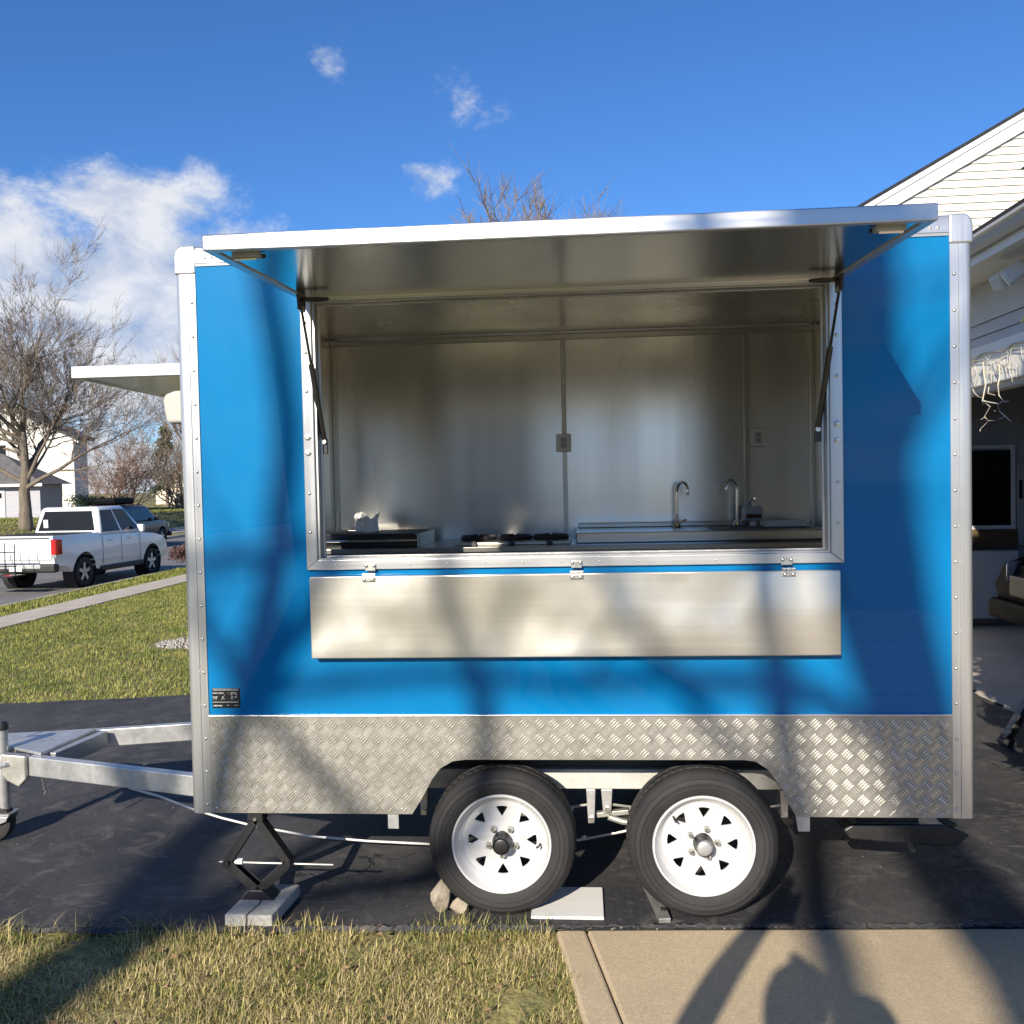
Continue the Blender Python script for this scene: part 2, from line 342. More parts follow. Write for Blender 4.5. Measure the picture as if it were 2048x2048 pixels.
# public footpath beside the street, in slabs, and another across it
for nm, xa, xb in (('public_footpath', -9.95, -9.0), ('far_footpath', -22.0, -20.6)):
    root = strip(nm, [xa-.02, xb+.02], -40, 120, M_soil, -.004, kind='structure')
    y = -12 if xa > -12 else 10
    ref = None
    while y < (60 if xa > -12 else 75):
        b = MB(); b.add([(xa,0,gz(xa)-.05),(xb,0,gz(xb)-.05),(xb,1.48,gz(xb)-.05),(xa,1.48,gz(xa)-.05),(xa,0,gz(xa)+.022),(xb,0,gz(xb)+.022),(xb,1.48,gz(xb)+.022),(xa,1.48,gz(xa)+.022)],
                        [(0,3,2,1),(4,5,6,7),(0,1,5,4),(1,2,6,5),(2,3,7,6),(3,0,4,7)])
        if ref is None: ref = b.build('paving_slab', M_walk2, root, loc=(0, y, 0), bevel=.008)
        else: inst(ref, root, (0, y, 0))
        y += 1.5
# driveway: near edge runs a little askew, as in the photograph
def near_edge(x): return -.098 + .042*x if x > -3 else -.224
dxs = [-11.1,-9,-6,-4,-2.5,-1.5,-.5,.5,1.5,3.27]
b = MB(); n = len(dxs)
rr = random.Random(4)
b.add([(x, near_edge(x), gz(x)+.006) for x in dxs] + [(x, 4.15+.05*math.sin(x*1.7), gz(x)+.006) for x in dxs], [(i, i+1, n+i+1, n+i) for i in range(n-1)])
drv = b.build('driveway', M_asphalt, fix=False, kind='structure')
b = MB(); rr = random.Random(41); m = 360; row = []; wv = 0
for i in range(m):
    x = -2.6+5.85*i/(m-1); wv = wv*.8+rr.gauss(0,.004); e = near_edge(x)
    row += [(x, e-.006+wv+rr.gauss(0,.0035), .0165 if x > -.06 else .004), (x, e+.012+rr.gauss(0,.004), .0205+abs(rr.gauss(0,.003))), (x, e+.05+rr.gauss(0,.004), .0065)]
b.add(row, [f for i in range(m-1) for f in ((3*i,3*i+3,3*i+4,3*i+1),(3*i+1,3*i+4,3*i+5,3*i+2))])
b.build('crumbled_edge', M_asphalt, drv, fix=False)
# concrete apron in front of and inside the garage, ragged where the asphalt meets it
pts = [(3.27+rr.uniform(-.03,.03), 4.15 - i*.06) for i in range(72)]
poly = pts + [(11, pts[-1][1]), (11, 9.0), (3.3, 9.0)]
b = MB(); b.add([(x, y, .012) for x, y in poly], [tuple(range(len(poly)))]); b.build('garage_apron', M_walk2, kind='structure', fix=False)
# walk of tan concrete in the foreground, poured in slabs with a tooled joint
walk = MB().box(-.03, 5.2, -9.0, -.35, -.10, -.03).build('front_walk', M_soil, kind='structure')
def slab(poly): 
    return MB().prism(poly, 'z', -.06, .016).build('concrete_slab', M_walk, walk, bevel=.012)
ne = lambda x: near_edge(x) - .012
slab([(-.065, ne(-.065)), (.052, ne(.052)), (.176, -.75), (.40, -2.0), (.275, -2.0), (.05, -.75)])
slab([(.058, ne(.058)), (2.05, ne(2.05)), (2.05, -1.45), (.308, -1.45), (.182, -.75)])
slab([(2.064, ne(2.064)), (4.6, ne(4.6)), (4.6, -1.45), (2.064, -1.45)])
for i in range(6): slab([(.45+.02*i, -1.465-1.2*i), (4.6, -1.465-1.2*i), (4.6, -2.65-1.2*i), (.45+.02*i, -2.65-1.2*i)])

def blades(name, m, n, xr, yr, hr, wr, seed, mask=None, lean=.6, zf=gz, segs=2, clump=0, **kw):
    rg = np.random.default_rng(seed); x = rg.uniform(*xr, n); y = rg.uniform(*yr, n)
    if clump:
        k = n//clump; cxs = rg.uniform(*xr, k); cys = rg.uniform(*yr, k); idx = rg.integers(0, k, n)
        sel = rg.random(n) < .6; x = np.where(sel, cxs[idx]+rg.normal(0,.035,n), x); y = np.where(sel, cys[idx]+rg.normal(0,.035,n), y)
    if mask is not None: k = mask(x, y); x, y = x[k], y[k]
    n = len(x)
    pts = [(-400,1.6),(-60,.9),(-24.5,.55),(-21.6,-.31),(XF,-.36),(XK,-.36),(-9.0,-.29),(-2.5,0),(400,0)]
    z = np.interp(x, [p[0] for p in pts], [p[1] for p in pts]) - .012
    h = rg.uniform(*hr, n)*rg.uniform(.6, 1.15, n); w = rg.uniform(*wr, n); a = rg.uniform(0, 2*np.pi, n); tl = rg.uniform(.15, lean, n)*np.where(rg.random(n) < .3, 1.7, 1.0)
    dx, dy = np.cos(a), np.sin(a); sx, sy = -dy, dx
    rings = []
    for t, ww in ((0, 1.), (.5, .8), (1., .12)):
        off = h*tl*t**1.6; hh = h*t*np.sqrt(np.clip(1-(tl*t*.75)**2, .05, 1))
        px, py, pz = x+dx*off, y+dy*off, z+hh
        rings.append((np.stack([px-sx*w*ww/2, py-sy*w*ww/2, pz], 1), np.stack([px+sx*w*ww/2, py+sy*w*ww/2, pz], 1)))
    V = np.stack([rings[0][0], rings[0][1], rings[1][0], rings[1][1], rings[2][0], rings[2][1]], 1).reshape(-1, 3)
    b0 = np.arange(n)*6
    Q = np.concatenate([np.stack([b0, b0+1, b0+3, b0+2], 1), np.stack([b0+2, b0+3, b0+5, b0+4], 1)])
    return link(name, fast_mesh(name, V, Q, m), kind='stuff', **kw)
def fg_mask(x, y):
    e = np.where(x > -3, -.098+.042*x, -.224)
    wob = .03*np.sin(x*9)+.02*np.sin(x*23)
    bare = np.sin(x*5.1+1.3*np.sin(y*4.3))*np.sin(y*6.7+1.1*np.sin(x*3.1))+.5*np.sin(x*17+y*9)*np.sin(y*21-x*6)
    return (bare > -.62+.5*(np.abs(np.sin(x*913.7+y*517.3))-.5)) & (y < e + .015 + wob) & (x < -.075 - .205*(y+.1) + .03*np.sin(y*11))
blades('foreground_grass', M_grass, 95000, (-3.4, .25), (-1.75, .0), (.018, .050), (.0022, .0045), 3, fg_mask, lean=1.5, clump=26, label='dry patchy winter grass along the near edge of the driveway', cat='grass')
blades('dead_grass', blade_mat('straw', [(.42, .34, .17), (.33, .25, .13), (.52, .43, .24)]), 42000, (-3.4, .25), (-1.75, .0), (.025, .06), (.0018, .0034), 8, fg_mask, lean=1.9, clump=30, label='straw coloured dead grass matted through the foreground turf', cat='grass')
blades('edge_tufts', M_grass, 9000, (-3.4, .1), (-.34, .03), (.035, .10), (.002, .004), 18, lambda x, y: fg_mask(x, y-.03) & (y > np.where(x > -3, -.098+.042*x, -.224)-.08), lean=1.1, clump=40, label='longer grass tufts leaning over the driveway edge', cat='grass')
b = MB(); rr = random.Random(77)
for i in range(150):
    x = rr.uniform(-3.2, 0); y = rr.uniform(-1.5, -.12); z = .012+rr.random()*.02; q = rr.uniform(.008,.02); a = rr.uniform(0,6.3); c, d = math.cos(a)*q, math.sin(a)*q
    if x < -.1-.205*(y+.1): b.add([(x-c,y-d,z),(x+d*.6,y-c*.6,z+.006),(x+c,y+d,z+.003),(x-d*.6,y+c*.6,z+.010)], [(0,1,2,3)])
b.build('leaf_litter', mat('dead_leaf', (.20,.125,.065), .8, noise=((9,9,9),.4,3)), kind='stuff', fix=False, label='small dead leaves caught in the foreground grass', cat='leaves')
def lawn_mask(x, y): return (y > 4.16 + .05*np.sin(x*1.7) + .03*np.sin(x*13)) & ~(((x+4.4)/1.05)**2 + ((y-7.4)/.72)**2 < 1)
blades('lawn_grass', M_grass2, 130000, (-9.0, -2.2), (4.05, 17), (.025, .055), (.005, .010), 5, lawn_mask, lean=.7, label='sunlit green and straw lawn between driveway and footpath', cat='grass')
blades('verge_grass', M_grass2, 24000, (XK+.17, -9.97), (6, 34), (.04, .075), (.011, .02), 6, None, lean=.7, label='narrow grass verge between footpath and street', cat='grass')
blades('far_lawn_grass', M_grass2, 16000, (-34, -22.1), (22, 60), (.05, .10), (.03, .06), 7, None, lean=.7, label='grass bank across the street behind the pickup', cat='grass')
# gravel bed in the lawn
b = MB(); rr = random.Random(9)
for i in range(900):
    a = rr.uniform(0, 6.28); q = math.sqrt(rr.random()); x, y = -4.4+.95*q*math.cos(a), 7.4+.62*q*math.sin(a); s = rr.uniform(.012, .028); z = gz(x)-.01
    h = s*rr.uniform(.7, 1.2)
    b.add([(x-s,y-s*.7,z),(x+s,y-s,z),(x+s*.8,y+s,z),(x-s,y+s*.8,z),(x+s*.1,y,z+h)], [(0,1,4),(1,2,4),(2,3,4),(3,0,4)])
b.build('gravel_bed', mat('pale_gravel', (.28, .26, .24), .9, noise=((30,30,30), .35, 3)), kind='stuff', label='bed of pale gravel sunk into the lawn behind the trailer', cat='gravel')
# grit and leaf crumbs gathered along the near driveway edge
b = MB(); rr = random.Random(12)
for i in range(260):
    x = rr.uniform(-2.2, 2.2); y = near_edge(x) + abs(rr.gauss(0, .018)) + .004; s = rr.uniform(.002, .007); a = rr.uniform(0, 3.1); z = gz(x)+.007; c, d = math.cos(a)*s, math.sin(a)*s
    b.add([(x-c,y-d,z),(x+d*.5,y-c*.5,z),(x+c,y+d,z+s*.5),(x-d*.5,y+c*.5,z+s*.6)], [(0,1,2),(0,2,3),(0,1,3),(1,2,3)])
for i in range(90):
    x = rr.uniform(-3.0, 3.0); y = rr.uniform(0, 1.6); s = rr.uniform(.0015, .004); z = gz(x)+.007
    b.add([(x-s,y-s,z),(x+s,y-s*.6,z),(x,y+s,z),(x,y,z+s*.7)], [(0,1,3),(1,2,3),(2,0,3),(0,2,1)])
b.build('driveway_grit', mat('grit', (.34, .30, .24), .9, noise=((20,20,20), .4, 2)), kind='stuff', label='grit and leaf crumbs scattered over the black driveway', cat='grit')

# ------------------------------------------------------------------ the food trailer
from mathutils.geometry import tessellate_polygon
def ring(b, o, i, y0, y1):
    """mitred rectangular ring in XZ: o,i = (x0,x1,z0,z1), solid from y0 (front) to y1"""
    P = lambda r_, y: [(r_[0],y,r_[2]),(r_[1],y,r_[2]),(r_[1],y,r_[3]),(r_[0],y,r_[3])]
    vs = P(o,y0)+P(i,y0)+P(o,y1)+P(i,y1); fs = []
    for k in range(4):
        j = (k+1)%4
        fs += [(k,j,4+j,4+k),(8+j,8+k,12+k,12+j),(k,8+k,8+j,j),(4+j,12+j,12+k,4+k)]
    return b.add(vs, fs)
def bars4(o, i, y0, y1):
    """the same ring as four separate mitred bars"""
    c = lambda r_: [(r_[0],r_[2]),(r_[1],r_[2]),(r_[1],r_[3]),(r_[0],r_[3])]
    O, I_ = c(o), c(i); out = []
    for k in range(4):
        j = (k+1)%4; g = .0006
        out.append(MB().prism([O[k], O[j], I_[j], I_[k]], 'y', y0, y1))
    return out
T = thing('food_trailer', 'bright blue food trailer with raised serving hatch, tread plate skirt and two axles', 'food trailer', (0, 1.03, 0))
HX, ZB, ZT = 1.6, .44, 2.816
sp = ring(MB(), (-1.52, 1.52, .852, 2.74), (-1.035, 1.06, 1.495, 2.572), 0, .03).build('side_panel', M_blue, T, label='glossy blue side panel around the serving opening')
MB().box(-1.52, 1.52, 2.07, 2.10, .852, 2.74).build('far_side_panel', M_blue, T)
# left end panel with its own opening, right end panel
def ringx(o, i, x0, x1):
    b = ring(MB(), o, i, 0, 1); b.v = [(x0 + (x1-x0)*y, x, z) for x, y, z in b.v]; return b
ringx((.08, 2.02, .5, 2.74), (.52, 1.46, 1.5, 2.33), -1.59, -1.56).build('end_panel', M_blue, T)
MB().box(1.56, 1.59, .08, 2.02, .5, 2.74).build('end_panel', M_blue, T)
MB().box(-1.58, 1.58, .03, 2.07, 2.765, 2.80).build('roof', M_whitepaint, T)
MB().box(-1.58, 1.58, .56, 2.07, .455, .495).build('floor', M_galv2, T)
MB().box(-1.58, -.715, .03, .559, .455, .495).build('floor', M_galv2, T)
MB().box(.966, 1.58, .03, .559, .455, .495).build('floor', M_galv2, T)
MB().box(-.712, .964, .375, .559, .50, .53).build('floor', M_galv2, T)
# inner lining
XI, YB, ZC = 1.5175, 2.05, 2.75
lin = MB().box(-XI, XI, YB, YB+.012, .5, ZC).build('back_lining', M_trim_in, T)
for xa, xb in ((-XI+.012, -.045), (-.015, 1.082), (1.122, XI-.012)):
    MB().box(xa, xb, YB-.004, YB-.0005, 1.30, 2.71).build('lining_sheet', M_steel_in, lin)
MB().box(1.086, 1.118, YB-.010, YB-.0005, 1.46, 2.708).build('joint_strip', M_trim_in, lin, bevel=.003)
MB().box(-XI, XI, YB-.024, YB-.0045, 2.705, 2.745).build('ceiling_trim', M_trim_in, lin, bevel=.004)
for s in (-1, 1): MB().box(s*XI-(.0 if s < 0 else .03), s*XI+(.03 if s < 0 else 0), YB-.022, YB-.0045, 1.46, 2.704).build('corner_trim', M_trim_in, lin, bevel=.004)
MB().box(-XI, XI, .045, YB-.001, ZC, ZC+.008).build('ceiling_lining', M_steel_in, T)
ringx((.045, YB, .5, ZC-.001), (.52, 1.46, 1.5, 2.33), -XI-.04, -XI).build('end_lining', M_steel_in, T)
MB().box(XI, XI+.04, .045, YB, .5, ZC-.001).build('end_lining', M_steel_in, T)
ring(MB(), (-XI, XI, .87, ZC-.001), (-1.035, 1.06, 1.495, 2.572), .034, .044).build('front_lining', M_steel_in, T)
MB().box(-XI, XI, .57, YB-.01, .497, .503).build('floor_sheet', M_galv2, T)
# conduit and power outlets on the lining
cd = MB().box(-.042, -.018, YB-.022, YB-.0045, 2.115, 2.704).build('conduit', M_white, T, bevel=.004)
MB().box(-.045, -.014, YB-.027, YB-.0045, 2.112, 2.145).build('conduit_clip', M_white, cd, bevel=.003)
for x, z in ((-.035, 2.055), (1.168, 2.058)):
    ob = MB().box(x-.047, x+.047, YB-.036, YB-.0045, z-.056, z+.056).build('outlet_box', M_white, T, bevel=.006)
    MB().box(x-.02, x+.02, YB-.0395, YB-.0365, z-.034, z+.034).build('outlet_plate', mat('outlet_grey', (.5,.49,.45), .5), ob, bevel=.004)
    for dz in (-.017, .017):
        for dx in (-.007, .007): MB().box(x+dx-.0018, x+dx+.0018, YB-.0405, YB-.0396, z+dz-.007, z+dz+.007).build('outlet_slot', M_dark, ob)
# work counter along the far wall with sink unit
ct = MB().box(-XI+.004, XI-.004, 1.30, YB-.026, 1.425, 1.455).build('counter', mat('counter_steel', (.42,.41,.38), .3, 1., noise=((1,6,6), .12, 3)), T, bevel=.004)
MB().box(-XI+.004, XI-.004, 1.34, YB-.03, .52, 1.4245).build('counter_front', M_trim_in, ct)
sk = MB()
ring(sk, (0, 1.40, 0, .56), (.78, 1.36, .07, .49), 0, .06)
sk.v = [(.035+x, 1.45+z, 1.516-y) for x, y, z in sk.v]
sk = sk.build('sink_unit', mat('sink_steel', (.66,.66,.65), .22, 1., noise=((1,8,8), .08, 3)), T, bevel=.006, label='stainless sink unit with a raised front edge')
bw = MB(); bw.box(.83, 1.38, 1.53, 1.93, 1.456, 1.459); bw.build('sink_bowl', M_dark, sk)
MB().box(.05, 1.42, 1.985, 2.02, 1.517, 1.545).build('splash_ledge', M_trim_in, sk, bevel=.004)
def faucet(x, y, top, dirx, diry, label):
    r_ = .013; z0 = 1.517; pts = [(x,y,z0+.02)] + [(x,y,z0+.02+(top-.06-z0)*t) for t in (.3,.6,.9)]
    cz = top-.055
    for k in range(0, 11):
        a = math.pi - k*math.pi*1.12/10; q = .055*(1+math.cos(a)); pts.append((x+dirx*q, y+diry*q, cz+.055*math.sin(a)))
    f = MB().tube(pts, r_*.72, 10).build('faucet', M_chrome, T, smooth=True, label=label, ang=60)
    MB().lathe([(0,.034),(.016,.034),(.02,.02),(.026,.006),(.03,0)], (x,y,z0+.0005), 'z', 18).build('faucet_base', M_chrome, f, smooth=True)
    MB().tube([(x+.02,y-.01,z0+.03),(x+.055,y-.02,z0+.045)], [.008,.006], 8).build('faucet_lever', M_chrome, f, smooth=True)
    return f
faucet(.655, 1.93, 1.79, .5, -.86, 'slender chrome gooseneck faucet over the sink')
f2 = faucet(1.02, 1.93, 1.80, -.70, -.71, 'chrome gooseneck faucet with small water heater')
hb = MB().box(1.045, 1.165, 1.86, 1.95, 1.545, 1.635); hb = hb.build('water_heater', mat('grey_heater', (.45,.46,.47), .25), f2, bevel=.02, seg=3)
MB().box(1.06, 1.15, 1.852, 1.8595, 1.565, 1.59).build('heater_display', M_black_gloss, f2)
MB().tube([(1.10,1.90,1.636),(1.09,1.89,1.665),(1.12,1.88,1.685)], .012, 8).build('heater_tap', M_chrome, f2, smooth=True)
MB().box(1.09, 1.125, 1.88, 1.93, 1.517, 1.544).build('heater_foot', M_white, f2)

# posts, rails, caps, rivets
rivet = MB().lathe([(0,-.0045),(.004,-.004),(.0065,-.0018),(.0072,0)], (0,0,0), 'y', 10)
rv = None
def post(s, back=False):
    arc = [(-1.575+.028*math.cos(a), .022+.028*math.sin(a)) for a in [R(270-15*k) for k in range(7)]]
    poly = [(-1.515,.004),(-1.515,-.005),(-1.546,-.005),(-1.548,-.009),(-1.554,-.009),(-1.556,-.005)] + arc + [(-1.603,.05),(-1.600,.052),(-1.600,.058),(-1.603,.06),(-1.603,.085),(-1.592,.085),(-1.592,.0035)]
    poly = [(x*-s, (2.10-y if back else y)) for x, y in poly]
    return MB().prism(poly, 'z', ZB-.003, 2.70).build('corner_post', M_alu, T, smooth=True, ang=25)
for s in (-1, 1):
    po = post(s); post(s, True)
    z = .475
    while z < 2.68:
        if rv is None: rv = rivet.build('rivet', M_zinc, po, smooth=True, loc=(s*1.531, -.0052, z), ang=80)
        else: inst(rv, po, (s*1.531, -.0052, z))
        z += .1405
    x0, x1 = sorted((s*1.5125, s*1.606))
    MB().prism([(s*1.5125,2.701),(s*1.604,2.701),(s*1.604,2.775),(s*1.598,2.796),(s*1.586,2.810),(s*1.568,2.817),(s*1.5125,2.817)], 'y', -.0068, .11).build('corner_cap', M_alu, T, bevel=.008, seg=3)
    MB().box(x0, x1, 1.99, 2.113, 2.701, 2.824).build('corner_cap', M_cast, T, bevel=.022, seg=4)
    xa, xb = sorted((s*1.572, s*1.603)); MB().box(xa, xb, .111, 1.989, 2.735, 2.816).build('end_rail', M_alu, T, bevel=.012)
tr_ = MB().prism([(.02,2.732),(-.005,2.732),(-.006,2.742),(-.010,2.745),(-.010,2.752),(-.006,2.755),(-.006,2.79),(.0,2.807),(.015,2.816),(.09,2.816),(.09,2.803),(.02,2.803)], 'x', -1.512, 1.512).build('top_rail', M_aluh, T, smooth=True, ang=25)
MB().box(-1.486, 1.486, 2.01, 2.105, 2.735, 2.816).build('top_rail', M_aluh, T, bevel=.012)
for x in (-1.47, -1.44, 1.44, 1.47): inst(rv, tr_, (x, -.0065, 2.765))

# window frame: flange bars, jamb, seal
wf = thing('window_frame', None, None); wf.location = (0, 0, 1.46); wf.name = 'window_frame'; adopt(wf, T)
OF, IF = (-1.072, 1.101, 1.462, 2.578), (-1.026, 1.052, 1.503, 2.568)
for k, b in enumerate(bars4(OF, IF, -.016, -.0005)): b.build('frame_bar', M_aluh if k%2 == 0 else M_alu, wf, bevel=.003)
ring(MB(), (-1.0255, 1.0515, 1.5035, 2.5675), (-1.016, 1.042, 1.511, 2.562), -.004, .05).build('jamb', mat('jamb_alu', (.5,.5,.49), .4, 1., noise=((6,6,6), .1, 3)), wf)
ring(MB(), (-1.0158, 1.0418, 1.5112, 2.5618), (-1.006, 1.033, 1.518, 2.556), .036, .052).build('jamb_lip', M_alu, wf, bevel=.002)
for s, xx in ((-1, -1.052), (1, 1.079)):
    for z in (1.62, 1.78, 2.20, 2.36, 2.48): inst(rv, wf, (xx, -.0165, z))
    for z in (1.948, 2.012):
        bo = MB().lathe([(0,-.010),(.008,-.010),(.0095,-.007),(.0095,-.004),(.014,-.003),(.014,0)], (xx, -.0162, z), 'y', 6).build('hex_bolt', M_zinc, wf)
for i, x in enumerate(np.arange(-.95, 1.0, .155)): inst(rv, wf, (float(x), -.0165, 1.482)).scale = (.6, .6, .6)

# drop-down serving shelf and its hinges
sh = MB().box(-1.052, 1.076, -.052, -.022, 1.10, 1.437).build('serving_shelf', M_shelf, T, bevel=.004, label='brushed steel serving shelf folded down under the opening')
hg = None
for x in (-.804, .043, .876):
    h = MB().box(x-.022, x+.022, -.0225, -.0165, 1.456, 1.486).build('hinge', M_zinc, T, bevel=.002)
    MB().box(x-.026, x+.026, -.0605, -.0525, 1.416, 1.434).build('hinge_leaf', M_zinc, h, bevel=.002)
    for k in range(3): MB().tube([(x-.026+k*.018, -.050, 1.443), (x-.010+k*.018, -.050, 1.443)], .0065, 8).build('hinge_knuckle', M_zinc, h, smooth=True)
    for dx in (-.016, .016):
        inst(rv, h, (x+dx, -.0247, 1.478)); inst(rv, h, (x+dx, -.0607, 1.424))

# serving hatch held up as an awning
AW = thing('awning', None, None); AW.location = (0, 0, 2.58); adopt(AW, T); AW['label'] = 'raised serving hatch with mirror-like steel underside'
az_ = lambda y, t: (y, 2.578 + y*.0495 + t)
def awbar(nm, y0, y1, t0, t1, x0, x1, m, bv=.003):
    return MB().prism([az_(y0,t0), az_(y1,t0), az_(y1,t1), az_(y0,t1)], 'x', x0, x1).build(nm, m, AW, bevel=bv)
awbar('front_edge', -.969, -.935, 0, .050, -1.072, 1.101, M_aluh, .004)
awbar('rear_edge', -.040, -.012, .006, .047, -1.036, 1.065, M_mirror)
for x0, x1 in ((-1.072, -1.037), (1.066, 1.101)): awbar('side_edge', -.9345, -.012, 0, .048, x0, x1, M_alu)
awbar('underside_sheet', -.9345, -.0405, .006, .010, -1.0365, 1.0655, M_mirror, 0)
awbar('outer_sheet', -.9345, -.0405, .042, .046, -1.0365, 1.0655, M_blue, 0)
for s, xc in ((-1, -.955), (1, .985)):
    y, z = az_(-.905, -.0)
    lt = MB().box(xc-.045, xc+.045, y-.016, y+.016, z-.014, z+.004).build('latch', M_galv2, AW, bevel=.004)
    MB().box(xc-.052, xc+.052, y+.017, y+.026, z-.010, z+.004).build('latch_slot', M_blackm, AW, bevel=.003)
    MB().tube([(xc-.035, y-.012, z-.018), (xc+.035, y-.012, z-.018)], .005, 6).build('latch_pull', M_chrome, AW, smooth=True)
    # gas strut and brackets at the hinge side
    lo = Vector((-1.000 if s < 0 else 1.018, .045, 1.995)); hi = Vector((-1.036 if s < 0 else 1.066, -.105, 2.520))
    mid = lo.lerp(hi, .60)
    st = MB().tube([lo, mid], .0115, 12).build('gas_strut', M_black_gloss, T, smooth=True)
    MB().tube([mid, hi], .0055, 10).build('strut_rod', mat('dark_rod', (.03,.03,.03), .3, .6), st, smooth=True)
    for p in (lo, hi): MB().lathe([(0,-.013),(.010,-.013),(.0125,-.004),(.0125,.004),(.010,.013),(0,.013)], p, 'y', 12).build('ball_joint', M_zinc, st, smooth=True)
    MB().box(lo.x-.012, lo.x+.012, lo.y-.004, lo.y+.012, lo.z-.05, lo.z+.012).build('strut_bracket', M_blackm, st, bevel=.002)
    MB().prism([(hi.y-.035, hi.z-.008), (hi.y+.035, hi.z-.008), (hi.y+.045, 2.578), (hi.y-.045, 2.571)], 'x', hi.x-.006, hi.x+.006).build('strut_bracket', M_blackm, st, bevel=.002)
    dd = 1 if s < 0 else -1
    pts = [(hi.x + dd*(.055+.055*math.cos(a)), hi.y + .02*math.sin(a), 2.556) for a in [2*math.pi*k/14 for k in range(15)]]
    MB().tube(pts, .0055, 6, caps=False).build('reflection_loop', M_blackm, st, smooth=True)  # added loop standing in for the bracket and its reflection in the underside
# hinge strip above the opening
MB().tube([(-1.07, -.010, 2.583), (1.10, -.010, 2.583)], .008, 8).build('hatch_hinge', M_aluh, T, smooth=True)

# tread plate skirt with the double wheel arch, and its raised bars
arch = [(-1.513,.44),(-.658,.44),(-.615,.505),(-.572,.585),(-.535,.632),(-.484,.662),(-.43,.669),(.70,.670),(.746,.664),(.795,.632),(.845,.56),(.885,.485),(.905,.44),(1.513,.44),(1.513,.8475),(-1.513,.8475)]
skp = MB().prism(arch, 'y', -.008, .004).build('tread_plate_skirt', M_tread, T, label='aluminium tread plate skirt cut out over the wheels')
def inside(p, poly):
    c = False; n = len(poly)
    for i in range(n):
        (x1,y1),(x2,y2) = poly[i], poly[i-1]
        if (y1 > p[1]) != (y2 > p[1]) and p[0] < (x2-x1)*(p[1]-y1)/(y2-y1)+x1: c = not c
    return c
b = MB(); cs = .0435; rr = random.Random(2); q = math.sqrt(.5)
for i in range(-60, 60):
    for j in range(-60, 60):
        u0, v0 = (i+.5)*cs, (j+.5)*cs
        cx, cz = (u0-v0)*q, (u0+v0)*q + .6
        if not (-1.56 < cx < 1.56 and .42 < cz < .87): continue
        for k in range(4):
            off = (k-1.5)*cs*.235; l = cs*.41
            d = (q, q) if (i+j)%2 == 0 else (-q, q); nrm = (-d[1], d[0])
            px, pz = cx+nrm[0]*off, cz+nrm[1]*off
            ends = [(px+d[0]*l*t, pz+d[1]*l*t) for t in (-1.15, 1.15)]
            if not all(inside(e, arch) for e in ends): continue
            w = .0023; y0, y1 = -.0081, -.0126
            A = [(px-d[0]*l, pz-d[1]*l), (px+nrm[0]*w, pz+nrm[1]*w), (px+d[0]*l, pz+d[1]*l), (px-nrm[0]*w, pz-nrm[1]*w)]
            t = [(px+(a-px)*.72, pz+(c-pz)*.72) for a, c in A]
            b.add([(a,y0,c) for a, c in A]+[(a,y1,c) for a, c in t], [(0,4,5,1),(1,5,6,2),(2,6,7,3),(3,7,4,0),(4,7,6,5)])
b.build('tread_bars', M_bar, skp, kind='stuff')
MB().box(-1.514, 1.514, -.012, .003, .8478, .8555).build('skirt_trim', M_aluh, T, bevel=.002)
for x in (-1.49, -.70, .94, 1.49): inst(rv, skp, (x, -.0085, .462))
# wheel well, hung tabs
MB().box(-.699, .95, .325, .337, .50, .699).build('wheel_well_panel', M_well, T)
MB().box(-.70, .95, .006, .359, .70, .712).build('wheel_well_top', M_well, T)
for x0 in (-.712, .951): MB().box(x0, x0+.012, .006, .372, .45, .712).build('wheel_well_end', M_well, T)
MB().box(-.764, -.718, .006, .014, .372, .50).build('hanging_tab', M_galv, T, bevel=.002)
MB().prism([(.86,.52),(.905,.44),(.915,.374),(.962,.374),(.962,.44),(.93,.52)], 'y', .006, .014).build('hanging_tab', M_galv, T, bevel=.002)

# data plate with worn white print
dp = MB().box(-1.499, -1.379, -.0032, -.0005, .884, .968).build('data_plate', mat('black_plate', (.012,.012,.013), .35), T, bevel=.002, label='small black data plate with worn white print')
b = MB(); rr = random.Random(21)
for (z, h, runs) in ((.960,.0022,[(-1.494,-1.384)]), (.946,.0045,[(-1.496,-1.478),(-1.474,-1.449),(-1.43,-1.427),(-1.419,-1.392)]), (.939,.004,[(-1.447,-1.443),(-1.418,-1.411),(-1.398,-1.390)]),
                     (.929,.0045,[(-1.496,-1.476),(-1.456,-1.447),(-1.417,-1.409),(-1.402,-1.390)]), (.922,.003,[(-1.494,-1.477),(-1.46,-1.444),(-1.417,-1.410)]),
                     (.909,.0018,[(-1.497,-1.386)]), (.892,.006,[(-1.494,-1.455)]), (.895,.003,[(-1.435,-1.425),(-1.403,-1.388)])):
    for x0, x1 in runs:
        if x1-x0 > .05: b.box(x0, x1, -.0037, -.0033, z, z+h); continue
        x = x0
        while x < x1-.001:
            w = rr.uniform(.0018, .0036); b.box(x, min(x+w, x1), -.0037, -.0033, z+rr.uniform(0,.0006), z+h*rr.uniform(.75,1)); x += w+.0012
b.build('plate_print', mat('plate_white', (.62,.62,.60), .5), dp)

